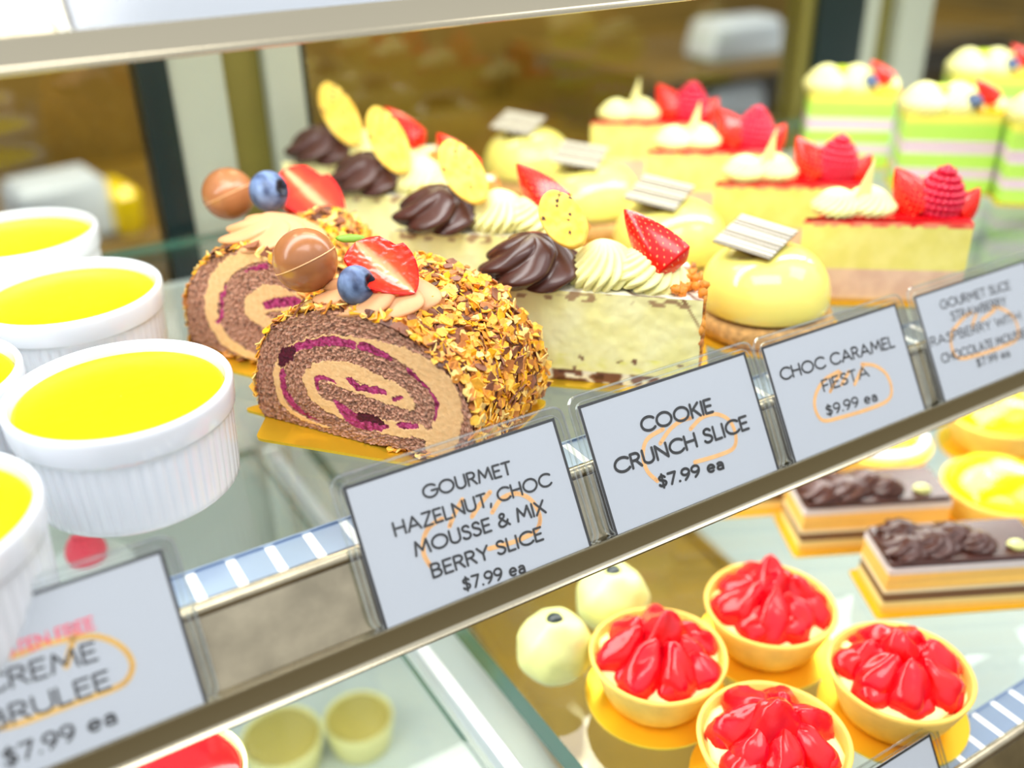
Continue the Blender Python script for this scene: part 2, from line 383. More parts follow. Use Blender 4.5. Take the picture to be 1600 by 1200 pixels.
# ------------------------------------------------------------------ lettering: round-stroke capitals drawn as polylines
def arc(cx, cy, rx, ry, a0, a1, n=14): return [(cx+rx*math.cos(math.radians(a0+(a1-a0)*i/n)), cy+ry*math.sin(math.radians(a0+(a1-a0)*i/n))) for i in range(n+1)]
S_ = catmull([(.47, .84), (.38, .96), (.26, 1), (.1, .94), (.04, .79), (.11, .64), (.27, .54), (.43, .43), (.5, .26), (.42, .07), (.25, 0), (.09, .04), (0, .16)], 3)
G = {
 'A': (.84, [[(0, 0), (.42, 1), (.84, 0)], [(.14, .32), (.70, .32)]]), 'B': (.56, [[(.27, .53)]+arc(.27, .765, .22, .235, -90, 90)[0:]+[(0, 1), (0, 0), (.28, 0)]+arc(.28, .265, .27, .265, -90, 90)+[(0, .53)]]),
 'C': (.84, [arc(.5, .5, .5, .5, 42, 318, 24)]), 'D': (.74, [[(0, 0), (0, 1), (.25, 1)]+arc(.25, .5, .48, .5, 90, -90)+[(0, 0)]]),
 'E': (.48, [[(.48, 1), (0, 1), (0, 0), (.48, 0)], [(0, .52), (.42, .52)]]), 'F': (.46, [[(.46, 1), (0, 1), (0, 0)], [(0, .5), (.4, .5)]]),
 'G': (.94, [arc(.5, .5, .5, .5, 42, 360, 26)+[(.58, .5)]]), 'H': (.68, [[(0, 0), (0, 1)], [(.68, 0), (.68, 1)], [(0, .52), (.68, .52)]]),
 'I': (0, [[(0, 0), (0, 1)]]), 'K': (.58, [[(0, 0), (0, 1)], [(.54, 1), (.03, .47)], [(.15, .6), (.58, 0)]]), 'L': (.44, [[(0, 1), (0, 0), (.44, 0)]]),
 'M': (.94, [[(0, 0), (.13, 1), (.47, .28), (.81, 1), (.94, 0)]]), 'N': (.70, [[(0, 0), (0, 1), (.70, 0), (.70, 1)]]), 'O': (1, [arc(.5, .5, .5, .5, 0, 360, 30)]),
 'P': (.52, [[(0, 0), (0, 1), (.26, 1)]+arc(.26, .74, .26, .26, 90, -90)+[(0, .48)]]),
 'R': (.56, [[(0, 0), (0, 1), (.26, 1)]+arc(.26, .75, .25, .25, 90, -90)+[(0, .5)], [(.26, .5), (.56, 0)]]), 'S': (.5, [S_]), 'T': (.6, [[(0, 1), (.6, 1)], [(.3, 1), (.3, 0)]]),
 'U': (.64, [[(0, 1), (0, .32)]+arc(.32, .32, .32, .32, 180, 360)+[(.64, 1)]]), 'W': (1.1, [[(0, 1), (.28, 0), (.55, .85), (.82, 0), (1.1, 1)]]), 'X': (.66, [[(0, 0), (.64, 1)], [(.02, 1), (.66, 0)]]),
 'Y': (.66, [[(0, 1), (.33, .48), (.66, 1)], [(.33, .48), (.33, 0)]]), 'Z': (.6, [[(.02, 1), (.6, 1), (0, 0), (.6, 0)]]),
 '&': (.72, [catmull([(.72, .02), (.28, .56), (.14, .78), (.2, .95), (.32, 1), (.45, .92), (.44, .76), (.28, .58), (.08, .42), (0, .24), (.08, .06), (.26, 0), (.46, .08), (.58, .26), (.64, .44)], 3)]),
 ',': (.06, [[(.07, .08), (.0, -.17)]]), '.': (.02, [[(0, .03), (.02, .03)]]), ' ': (.2, []),
 '$': (.46, [[(p[0]*.92, p[1]*.88+.06) for p in S_], [(.24, -.1), (.24, 1.1)]]), '7': (.5, [[(0, 1), (.5, 1), (.14, 0)]]),
 '9': (.5, [arc(.26, .71, .26, .29, 0, 360, 20), [(.52, .71), (.49, .45), (.36, .2), (.18, 0)]]),
 'e': (.48, [[(.02, .34), (.48, .34)]+arc(.25, .33, .235, .32, 5, 310, 18)]), 'a': (.44, [arc(.22, .3, .0, .0, 0, 1, 1)[:0]+[(.06, .56), (.2, .64), (.36, .58), (.42, .44), (.42, 0)], arc(.22, .18, .2, .18, 60, 400, 18)])}
def ribbon(mb, pts, w, z, mi=0, closed=False):
    P = [Vector(p) for p in pts]; n = len(P); v = []
    Q = []
    for i in range(n):
        if i == 0: Q.append(P[i]); continue
        if (P[i]-P[i-1]).length > 1e-7: Q.append(P[i])
    P = Q; n = len(P)
    for i in range(n-1):
        d = (P[i+1]-P[i]).normalized(); s = Vector((-d.y, d.x))*w/2
        mb.add([(*(P[i]-s), z), (*(P[i+1]-s), z), (*(P[i+1]+s), z), (*(P[i]+s), z)], [(0, 1, 2, 3)], None, mi)
    for i in range(n):
        mb.add([(P[i].x+w/2*math.cos(a*PI/4), P[i].y+w/2*math.sin(a*PI/4), z+1e-6) for a in range(8)], [tuple(range(8))], None, mi)
def textline(mb, txt, p0, p1, h, w, z, mi=0):
    """from p0 to p1 along the baseline, cap height h"""
    gap = .2; tot = 0
    for i, ch in enumerate(txt): tot += G[ch][0]+(gap if i < len(txt)-1 else 0)
    p0 = Vector(p0); p1 = Vector(p1); d = p1-p0; sx = d.length/tot; u = d.normalized(); vv = Vector((-u.y, u.x)); x = 0
    for ch in txt:
        for st in G[ch][1]:
            ribbon(mb, [p0+u*(x+q[0])*sx+vv*q[1]*h for q in st], w*1.17, z, mi)
        x += G[ch][0]+gap
def tagf(px, n=(0, 1, -KL), y0=.281, z0=-.028):
    P_ = onp(px[0], px[1], n, y0-KL*z0); return (P_[0], (P_[2]-z0)*math.sqrt(1+KL*KL))
LEAN = math.atan(KL)
def price_tag(lab, x0, x1, h, lines, loops, dy=0, dz=0, capm=None, loopm='marker', lw=.0032):
    """upright card in a clear sleeve leaning back in the rail; local x along the rail, y up the card"""
    wd = x1-x0
    t = thing('price_tag', lab, 'price tag', (x0, .281+dy-.0003, -.028+dz), 0, 'price tags in the rails')
    Rm = Matrix.Rotation(PI/2-LEAN, 4, 'X')
    up = -.004
    mb = MB(); prism(mb, [(0, up+.004), (wd, up+.004), (wd, h), (0, h)], -.0004, 0); mb.xf(Rm); card = obj('card', mb, M['paper'], t, False)
    mb = MB(); b = .0013
    box(mb, 0, b, .0, h, 0, .00008); box(mb, wd-b, wd, .0, h, 0, .00008); box(mb, b, wd-b, h-b, h, 0, .00008); mb.xf(Rm); obj('border', mb, M['ink'], card, False)
    mk = MB()
    for lp in loops:
        P_ = catmull([Vector(tagf(q))-Vector((x0, 0)) for q in lp], 5)
        ribbon(mk, P_, .0017 if lw is None else lw*.62, .00012)
    if mk.v: mk.xf(Rm); obj('marker_loop', mk, M[loopm], card, False)
    mb = MB(); mr_ = MB()
    for (txt, a, b_, cap, sw, *red) in lines:
        A = Vector(tagf(a))-Vector((x0, 0)); B = Vector(tagf(b_))-Vector((x0, 0))
        textline(mr_ if red else mb, txt, A, B, cap, sw, .0002)
    if mb.v: mb.xf(Rm); obj('lettering', mb, M['ink'], card, False)
    if mr_.v: mr_.xf(Rm); o = obj('lettering', mr_, M['red_ink'], card, False); o['label'] = 'red lettering'
    # clear sleeve: rim and front sheet
    e_ = .0046
    outer = rpoly([(-e_, 0), (wd+e_, 0), (wd+e_, h+e_), (-e_, h+e_)], .006, 5)
    mb = MB(); prism(mb, outer, .0007, .0012); mb.xf(Rm); obj('sleeve', mb, M['plastic'], t, 'auto')
    top = [p for p in outer]
    path = [(-e_, 0, .0002)]+[(x, y, .0002) for x, y in rpoly([(-e_, 0), (-e_, h+e_), (wd+e_, h+e_), (wd+e_, 0)], .006, 5) if y > .0005]+[(wd+e_, 0, .0002)]
    mb = MB(); tube(mb, path, .00065, 6)
    path2 = [((x-wd/2)*((wd+.004)/(wd+2*e_))+wd/2, y-.003 if y > .01 else y, .0004) for x, y, z in path]
    tube(mb, path2, .0004, 6); mb.xf(Rm)
    obj('sleeve_rim', mb, M['plastic_rim'], t, 'auto')
    return t
def crop(ox, oy, s, pts): return [(ox+x*s, oy+y*s) for x, y in pts]
c8 = lambda *p: crop(520, 620, 1/3, p); c3 = lambda *p: crop(880, 400, .45, p); c6 = lambda *p: crop(1300, 380, .25, p); c5 = lambda *p: crop(0, 800, 1/3, p)
price_tag('price tag reading GOURMET HAZELNUT, CHOC MOUSSE & MIX BERRY SLICE', .1068, .2052, .0578,
    [('GOURMET', (663, 779), (799, 739), .0051, .00085), ('HAZELNUT, CHOC', (618, 837), (861, 757), .0053, .00085), ('MOUSSE & MIX', (650, 868), (852, 800), .0053, .0009), ('BERRY SLICE', (677, 902), (848, 842), .0053, .0009), ('$7.99 ea', (725, 922), (820, 893), .0047, .00085)],
    [c8((545, 605), (570, 545), (605, 480)), c8((455, 790), (425, 735), (425, 660), (455, 605), (510, 570)), c8((650, 560), (690, 500), (735, 445)), c8((745, 540), (790, 475), (860, 452), (925, 480), (965, 545), (965, 600), (930, 640), (840, 680), (730, 710))])
price_tag('price tag reading COOKIE CRUNCH SLICE', .2180, .3160, .0592,
    [('COOKIE', (1004, 675), (1113, 643), .0062, .00115), ('CRUNCH SLICE', (963, 740), (1169, 669), .0062, .00115), ('$7.99 ea', (1031, 761), (1130, 731), .0050, .0011)],
    [c3((325, 780), (290, 745), (275, 690), (290, 635), (345, 600)), c3((335, 650), (370, 600), (410, 570), (440, 562)), c3((440, 600), (480, 560), (530, 548), (575, 570), (597, 620), (590, 665), (540, 690), (455, 715))])
price_tag('price tag reading CHOC CARAMEL FIESTA', .3262, .4228, .0588,
    [('CHOC CARAMEL', (1221, 594), (1397, 541), .0056, .0009), ('FIESTA', (1287, 611), (1357, 587), .0054, .0008), ('$9.99 ea', (1292, 649), (1370, 625), .0048, .0008)],
    [c3((955, 400), (905, 430), (875, 480), (873, 530), (900, 570), (960, 560), (1060, 530), (1125, 500), (1138, 460), (1120, 410), (1080, 380), (1035, 375)), c3((925, 470), (940, 440), (962, 405)), c3((965, 445), (990, 400)), c3((1010, 445), (1040, 380))])
price_tag('price tag reading GOURMET SLICE at the right edge of the picture', .4372, .534, .0592,
    [('GOURMET SLICE', (1470, 483), (1578, 451), .0047, .0006), ('STRAWBERRY', (1487, 501), (1572, 476), .0047, .0006), ('RASPBERRY WITH', (1455, 541), (1594, 499), .0047, .0006), ('CHOCOLATE MOUSSE', (1472, 567), (1603, 526), .0047, .0006), ('$7.99 ea', (1527, 573), (1577, 556), .0042, .0006)],
    [c6((750, 540), (740, 620), (760, 690), (800, 720), (900, 700), (1050, 650), (1150, 600), (1160, 540), (1130, 460), (1060, 410), (1000, 400)), c6((755, 540), (820, 465), (870, 430)), c6((870, 520), (900, 440)), c6((930, 480), (1010, 420))])
price_tag('price tag with red GLUTEN FREE above CREME BRULEE', -.0600, .0375, .0570,
    [('GLUTEN FREE', (-34, 1043), (148, 980), .0040, .00062, 1), ('CREME', (-28, 1088), (152, 1029), .0060, .00085), ('BRULEE', (-14, 1142), (173, 1073), .0060, .00085), ('$7.99 ea', (10, 1197), (182, 1127), .0052, .00085)],
    [c5((0, 1010), (100, 985), (250, 930), (380, 880), (520, 830), (590, 790), (620, 720), (590, 650), (520, 600), (430, 578), (340, 595)), c5((0, 690), (100, 660), (200, 620), (330, 590)), c5((310, 720), (330, 640), (350, 570))], loopm='amber', lw=.0034)
price_tag('wide blank white price tag on the upper rail at the top of the picture', .0550, .400, .058, [], [], .0955, .215)
price_tag('price tag on the lower rail in front of the strawberry tarts', .256, .352, .0585, [], [], -.1145, ZL)

# ------------------------------------------------------------------ ramekins of custard
def ramekin_proto():
    t = thing('ramekin', '', 'ramekin', (0, 0, 0), 0, 'white ramekins of yellow custard')
    prof = [(.0005, .004), (.030, .0035), (.036, .0025), (.0385, 0), (.0415, 0), (.0423, .001), (.0427, .004), (.0432, .014), (.0437, .026), (.0440, .0325), (.0443, .0338), (.0453, .0343), (.0456, .0352), (.0459, .0435), (.0458, .0452), (.0452, .0462), (.0443, .0465), (.0432, .0461), (.0426, .0450), (.0420, .040), (.0405, .030), (.039, .012), (.034, .009), (.0005, .009)]
    def rf(t_, k, z):
        if .002 < z < .0335 and k < 11:
            s = math.cos(t_*56); fade = min(1, (z-.002)/.004, (.0335-z)/.003)
            return 1-.012*max(0, fade)*(max(0, s)**.7)
        return 1
    pr2 = []
    for i, (a, b) in enumerate(zip(prof[:-1], prof[1:])):
        pr2.append(a)
        if i in (6, 7, 8): pr2.append(((a[0]+b[0])/2, (a[1]+b[1])/2))
    pr2.append(prof[-1])
    def rf2(t_, k, z):
        if .0015 < z < .0335 and k < 14:
            s = math.cos(t_*56); fade = max(0, min(1, (z-.0015)/.003, (.0335-z)/.002)); return 1-.010*fade*(max(0, s)**.6)
        return 1
    mb = MB(); lathe(mb, pr2, 448, rf2); obj('dish', mb, M['porcelain'], t)
    mb = MB(); lathe(mb, [(.0400, .030), (.0419, .0408), (.0413, .0417), (.040, .0415), (.036, .0413), (.030, .0415), (.020, .0416), (.010, .0415), (.0002, .0415)], 96, lambda t_, k, z: 1); obj('custard', mb, M['custard'], t)
    return t
ram = ramekin_proto()
r1 = (.04569, .39492); r2 = (.04998, .52260); g1 = onz(43, 575, .044); g0 = onz(62, 750, .044)
rs = [((r1[0], r1[1]), 'white ramekin of yellow custard in front, nearest the hazelnut price tag'),
      ((r2[0]-.003, r2[1]-.004), 'white ramekin of yellow custard just behind the front whole one'),
      ((onz(136, 350, .042)[0]-.0405, .630), 'white ramekin of yellow custard furthest back at the left edge'),
      ((g1[0]-.0462, g1[1]+.012), 'white ramekin at the left edge of the picture, middle of the left side'),
      ((g0[0]-.0455, g0[1]-.004), 'white ramekin cut by the left edge directly above the creme brulee tag')]
for i, ((x, y), lab) in enumerate(rs):
    o = ram if i == 0 else copy_tree(ram); o.location = (x, y, .0002); o['label'] = lab; o.rotation_euler.z = i*.7

# ------------------------------------------------------------------ food helpers
RED = L(232, 12, 14); DRED = L(190, 0, 10); SEED = L(250, 190, 90)
def strawberry_half(R_=.0165, H_=.036, seed=0):
    """cut face on the plane y=0 facing -y, tip at +z"""
    mb = MB(); nt_ = 40; ns = 34
    def rad(t): return R_*(math.sin(min(1, (t*1.0))*PI*.5*.55+.62)*1.0 if t < .35 else (math.cos((t-.35)/.65*PI/2)**.72))*(min(1, t/.10)**.5 if t < .10 else 1)
    v = []; c = []
    for i in range(nt_+1):
        t = i/nt_; r = max(rad(t), 1e-5); z = H_*t
        for k in range(ns+1):
            th = PI*k/ns; x = r*math.cos(th); y = r*.8*math.sin(th)
            col = mixc(L(240, 22, 12), DRED, .5+.5*nz(x, y, z, 90))
            q = (i*1.0/3.2); row = round(q); off = .5*(row % 2); s = (th*R_/.0042+off)
            if abs(q-row) < .17 and abs(s-round(s)) < .16 and .08 < th < PI-.08: col = SEED
            if t < .08: col = mixc(L(250, 220, 170), col, t/.08)
            b = .0003*nz(x, y, z, 300)
            v.append((x*(1+b*60), y, z)); c.append(col)
    mb.add(v, gridf(nt_+1, ns+1, flip=True), c)
    v = []; c = []; m_ = 36
    for i in range(nt_+1):
        t = i/nt_; r = max(rad(t), 1e-5); z = H_*t
        for k in range(m_+1):
            s = -1+2*k/m_; x = r*s; a = abs(s)
            core = mixc(L(255, 170, 125), L(248, 70, 36), min(1, a/.26))
            st = math.sin((z/H_*26)+a*9+nz(x, 0, z, 200)*2)
            col = mixc(core, L(238, 38, 16), (a-.25)/.38 - .16*max(0, st)) if a > .2 else mixc(core, L(255, 150, 105), .3+.3*st)
            if a > .93 or t > .96: col = RED
            hollow = .0012*max(0, 1-a*2.2)*max(0, math.sin(PI*t))
            v.append((x, -.0002+hollow+.00025*nz(x, 3, z, 500), z)); c.append(col)
    mb.add(v, gridf(nt_+1, m_+1), c)
    return mb
def strawberry_wedge(R_=.015, H_=.036):
    """a quarter: skin side facing -y"""
    mb = MB(); n1 = 60; n2 = 60; v = []; c = []
    for i in range(n1+1):
        t = i/n1; r = R_*(math.cos(t*PI/2)**.8 if t > 0 else 1)*(min(1, (t+.02)/.12)**.5)
        for k in range(n2+1):
            th = -PI*.5+(-PI*.36)+PI*.72*k/n2; x = r*math.cos(th); y = r*math.sin(th)
            q = i/4.0; row = round(q); s = th*R_/.0045+.5*(row % 2)
            col = mixc(L(245, 20, 10), L(225, 0, 12), .5+.5*nz(x, y, t, 80))
            if abs(q-row) < .13 and abs(s-round(s)) < .07: col = L(255, 190, 120)
            v.append((x, y, H_*t)); c.append(col)
    mb.add(v, gridf(n1+1, n2+1), c)
    v2 = []; c2 = []
    for i in range(n1+1):
        a = v[i*(n2+1)]; b = v[i*(n2+1)+n2]
        v2 += [a, (0, .001, a[2]*.96+.0005), b]; c2 += [RED, L(255, 170, 130), RED]
    mb.add(v2, gridf(n1+1, 3, flip=True), c2)
    return mb
def blueberry(r):
    mb = MB(); v = []; c = []; n = 40; nv = 30
    for i in range(n):
        t = 2*PI*i/n
        for k in range(nv+1):
            ph = -PI/2+PI*k/nv; d = Vector((math.cos(ph)*math.cos(t), math.cos(ph)*math.sin(t), math.sin(ph)*.9))
            s = 1.0; ang = PI/2-ph
            col = mixc(L(62, 76, 112), L(112, 134, 172), .5+.9*fbm(d.x, d.y, d.z, 2.2))
            if ang < .42:
                s = 1-.26*(1-(ang/.42)**2); col = L(18, 18, 28)
                if ang > .26: s += .14*(math.cos(5*t)*.5+.5)*(1-abs(ang-.36)/.12 if abs(ang-.36) < .12 else 0); col = mixc(L(40, 48, 70), L(20, 22, 34), .5)
            v.append(tuple(d*r*s)); c.append(col)
    return mb.add(v, gridf(n, nv+1, True), c)
def swirl(R_, H_, ridges=9, twist=2.2, amp=.16, squash=1, seed=0, n=140, m_=34, lean=0):
    """piped star-nozzle rosette"""
    mb = MB(); v = []
    for i in range(n):
        th = 2*PI*i/n
        for k in range(m_+1):
            t = k/m_
            prof = (1-t**2.2)**.62*(1-.10*math.cos(t*PI*3)*(1-t))
            wob = math.cos(ridges*(th-twist*t))
            r = R_*prof*(1+amp*(abs(wob)**.8*2-1)*(1-.5*t))*(1+.05*nz(math.cos(th)+seed, math.sin(th), t, 2))
            if k == 0: r *= .94
            x = r*math.cos(th)*squash; y = r*math.sin(th)
            v.append((x+lean*t*R_, y, H_*t))
    return mb.add(v, gridf(n, m_+1, True))
def shell(mb, L_, W_, H_, ridges, seed=0, n=90, m_=40):
    """piped shell: fat fan of ridges tapering to a tail along +x"""
    v = []
    for i in range(n+1):
        t = i/n; env = math.sin(PI*min(1, t**.62))**.7*(1-.45*t) if t < 1 else 0
        env = max(env, .001)
        for k in range(m_):
            a = 2*PI*k/m_
            rr = 1+.13*math.cos(a*ridges*1.0+t*3.5)
            y = W_/2*env*rr*math.cos(a); z = H_*env*(rr*math.sin(a)*.6+.42)
            v.append((L_*(t-.4), y, max(z, 0)))
    return mb.add(v, gridf(n+1, m_, False)+[(i*m_+m_-1, (i+1)*m_+m_-1, (i+1)*m_, i*m_) for i in range(n)])
def ruffle(R_, H_, turns=2.6, seed=0, folds=7):
    """ribboned cream rosette: a thick ridged rope coiled up to a peak"""
    mb = MB(); N = 150; pts = []
    for i in range(N):
        t = i/(N-1); a = seed+turns*2*PI*t; r = R_*(1-t)**.8*.68; pts.append(Vector((r*math.cos(a), r*math.sin(a), H_*(.22+.62*t))))
    n = 22; v = []
    for i, p in enumerate(pts):
        t = i/(N-1); d = (pts[min(N-1, i+1)]-pts[max(0, i-1)]).normalized(); s = d.cross(Vector((0, 0, 1))).normalized(); u = s.cross(d)
        w_ = R_*.40*(1-.62*t)*(1+.16*math.sin(i*.42+seed))*(min(1, i/6)+.05)
        for k in range(n):
            b = 2*PI*k/n; rr = w_*(1+.2*math.cos(4*b+i*.10)); q = p+s*rr*math.cos(b)+u*rr*.82*math.sin(b); v.append((q.x, q.y, max(q.z, .0002)))
    f = [(i*n+k, i*n+(k+1) % n, (i+1)*n+(k+1) % n, (i+1)*n+k) for i in range(N-1) for k in range(n)]
    f.append(tuple(range(n))[::-1]); f.append(tuple(range((N-1)*n, N*n)))
    return mb.add(v, f)

# ------------------------------------------------------------------ the two roll slices
def ctwo(*p): return crop(250, 220, 1/2.4, p)
def roll_slice(lab, corner, ang, length, outline_px, spirals, tops, seed=0, board=None):
    t = thing('roll_slice', lab, 'cake slice', (corner[0], corner[1], .0018), ang, 'hazelnut roll slices')
    u = np.array([math.cos(ang), math.sin(ang), 0]); nrm = np.array([-u[1], u[0], 0]); c0 = np.array([corner[0], corner[1], 0.])
    def fl(px): P_ = onp(px[0], px[1], nrm, nrm@c0); return ((P_-c0)@u, P_[2]-.0018)
    out = [fl(p) for p in outline_px] if outline_px else spirals.pop('out')
    if seed == 5: out = [(x if x < .05 else .05+(x-.05)*.55, z) for x, z in out]
    poly = [np.array(p) for p in out]; poly.append(poly[0])
    dense = []
    for a, b in zip(poly[:-1], poly[1:]):
        n_ = max(1, int(np.linalg.norm(b-a)/.0008))
        for k in range(n_): dense.append(a+(b-a)*k/n_)
    dense = np.array(dense)
    def smooth(P_, n_):
        for _ in range(n_): P_ = (np.roll(P_, 1, 0)+P_*2+np.roll(P_, -1, 0))/4
        return P_
    dense = smooth(dense, 30); dense[:, 1] = np.maximum(dense[:, 1], 0)
    cen = np.array([(dense[:, 0].min()+dense[:, 0].max())/2, dense[:, 1].max()*.42])
    N = len(dense)
    # painted layers on the cut face, held in the slice's own coordinates
    SP1, SP2 = L(200, 148, 122), L(150, 100, 76); CR = L(244, 200, 142); MG = L(176, 40, 104); MGD = L(98, 14, 44)
    U = .000132
    def path(pts, w, seg=5):
        q = catmull([fl(p) for p in ctwo(*pts)], seg); q = np.array(q)
        ww = np.interp(np.linspace(0, 1, len(q)), np.linspace(0, 1, len(w)) if hasattr(w, '__len__') else [0, 1], w if hasattr(w, '__len__') else [w, w])*U/2
        return q, ww
    layers = []
    for kind, pts, w in spirals['layers']:
        layers.append((kind, *path(pts, w)))
    def paint(P_):
        x, z = P_[:, 0], P_[:, 1]; n_ = len(P_)
        wob = np.array([(nz(a*1.0, 3+seed, b, 260), nz(a, 9+seed, b, 260)) for a, b in P_])*.0011
        wob2 = np.array([(nz(a*1.0, 3+seed, b, 800), nz(a, 9+seed, b, 800)) for a, b in P_])*.0006
        Q = P_+wob+wob2
        kind = np.zeros(n_, int)
        codes = dict(sponge=0, cream=1, berry=2, dark=3)
        for kd, q, ww in layers:
            best = np.full(n_, 9.)
            for i in range(len(q)-1):
                a, b = q[i], q[i+1]; d = b-a; L2 = max(d@d, 1e-12); tt = np.clip(((Q-a)@d)/L2, 0, 1)
                dist = np.linalg.norm(Q-(a+tt[:, None]*d), axis=1)-(ww[i]*(1-tt)+ww[i+1]*tt)
                best = np.minimum(best, dist)
            kind[best < 0] = codes[kd]
        return kind
    # polar grid face
    NR = 150; v = []; rowsP = []
    for k in range(NR+1):
        s = k/NR; rowsP.append(cen+(dense-cen)*s)
    P_ = np.concatenate(rowsP); kind = paint(P_)
    cols = []; vv = []
    for (x, z), kd in zip(P_, kind):
        n1 = nz(x, seed, z, 900); n2 = fbm(x+5, seed, z, 420)
        if kd == 0:
            d = .0013*n1+.0006*n2; c = mixc(SP1, SP2, .45+2.0*n1+1.0*n2)
            if n1 > .30: c = mixc(c, L(240, 204, 176), .6)
            if n2 < -.34: c = mixc(c, L(70, 38, 28), .75)
        elif kd == 1: d = -.0004+.00012*n2; c = mixc(CR, L(232, 180, 118), .3+.5*n2)
        elif kd == 2: d = -.0001+.0003*n1; c = mixc(MG, L(212, 96, 150), .3+1.0*n1); c = mixc(c, MGD, .3-n2)
        else: d = -.0004*n1; c = mixc(MGD, L(54, 10, 26), .5+n1)
        cols.append(c); vv.append((x, d, z))
    mb = MB(); f = []
    for k in range(NR):
        for i in range(N):
            j = (i+1) % N; f.append((k*N+i, k*N+j, (k+1)*N+j, (k+1)*N+i))
    mb.add(vv, f, cols); obj('cut_face', mb, M['face'], t)
    # body
    NL = 22; vv = []; f = []
    for k in range(NL+1):
        y = .0004+length*k/NL; s = 1 if k < NL else .985
        for p in dense:
            q = cen+(p-cen)*s; a = .0008*nz(q[0], y, q[1], 300); dn = (q-cen); dn = dn/max(np.linalg.norm(dn), 1e-6)
            vv.append((q[0]+dn[0]*a, y, max(0, q[1]+dn[1]*a)))
    for k in range(NL):
        for i in range(N):
            j = (i+1) % N; f.append((k*N+j, k*N+i, (k+1)*N+i, (k+1)*N+j))
    f.append(tuple(NL*N+i for i in range(N))[::-1])
    mb = MB(); mb.add(vv, f); obj('sponge_body', mb, M['sponge'], t)
    # flakes
    rnd = random.Random(11+seed); mb = MB(); cand = [i for i in range(N) if dense[i][1] > .0015]
    FC = [L(248, 192, 72), L(240, 172, 52), L(226, 148, 58), L(252, 214, 126), L(196, 124, 62), L(252, 184, 30)]
    CC = [L(140, 86, 60), L(92, 52, 38)]
    def flake(p, nn, r, col, tilt):
        nn = Vector(nn); nn = (nn+Vector((rnd.uniform(-1, 1), rnd.uniform(-1, 1), rnd.uniform(-1, 1)))*tilt).normalized()
        a = nn.orthogonal().normalized(); b = nn.cross(a); k_ = rnd.randint(5, 7); a0 = rnd.uniform(0, 6); el = rnd.uniform(.55, 1)
        ring = []; top = []
        bend = rnd.uniform(-.35, .35)
        for q in range(k_):
            th = a0+2*PI*q/k_; rr = r*rnd.uniform(.6, 1.15); dx = rr*math.cos(th); dy = rr*el*math.sin(th)
            w_ = Vector(p)+a*dx+b*dy+nn*(bend*dx*dx/r)
            ring.append(w_); top.append(w_+nn*.00055)
        cc = mixc(col, (0, 0, 0), rnd.uniform(0, .1))
        vs = ring+top; ff = [tuple(range(k_))[::-1], tuple(range(k_, 2*k_))]+[(q, (q+1) % k_, k_+(q+1) % k_, k_+q) for q in range(k_)]
        vs = [(w_.x, w_.y, max(w_.z, .0001)) for w_ in vs]
        mb.add(vs, ff, cc)
    for _ in range(3100):
        i = rnd.choice(cand); p = dense[i]; a = dense[(i+1) % N]-dense[i-1]; a = a/max(np.linalg.norm(a), 1e-9); n2_ = np.array([a[1], -a[0]])
        if n2_@(p-cen) < 0: n2_ = -n2_
        y = rnd.random()**1.05*length
        h = rnd.uniform(0, .0016)
        q = p+n2_*h; col = rnd.choice(FC) if rnd.random() > .08 else rnd.choice(CC)
        flake((q[0], y, q[1]), (n2_[0], 0, n2_[1]), rnd.uniform(.0016, .0042), col, .7)
    for _ in range(70):     # long chocolate shavings
        i = rnd.choice(cand); p = dense[i]; n2_ = p-cen; n2_ = n2_/np.linalg.norm(n2_); q = p+n2_*.0022
        flake((q[0], rnd.random()*length, q[1]), (n2_[0], 0, n2_[1]), rnd.uniform(.003, .0048), CC[0], .5)
    o = obj('crunch_coating', mb, M['flake'], t, False); o['kind'] = 'stuff'
    mb = swirl(.0205, .0150, 3.5, 1.5, .17, 1.25, seed); obj('hazelnut_cream', mb, M['hazel'], t, mtx=Matrix.Translation((.054, .0225, dense[:, 1].max()-.0042)))
    x1_ = dense[:, 0].max()
    if board:
        mb = MB(); prism(mb, rpoly(board, .004, 4), -.0017, -.0003); obj('gold_board', mb, [M['gold']], t, 'auto')
    for nm, mb_, mt, W_ in tops: obj(nm, mb_, mt, t, True, mtx=wmat(t, W_))
    return t
u1 = math.atan2(.358-.4156, .145-.110)
out1 = [(410, 650), (401, 615), (401, 578), (406, 545), (425, 512), (458, 492), (500, 484), (542, 487), (583, 500), (625, 521), (667, 550), (703, 587), (727, 622), (738, 655), (742, 700), (738, 722), (700, 716), (641, 703), (560, 690), (480, 672)]
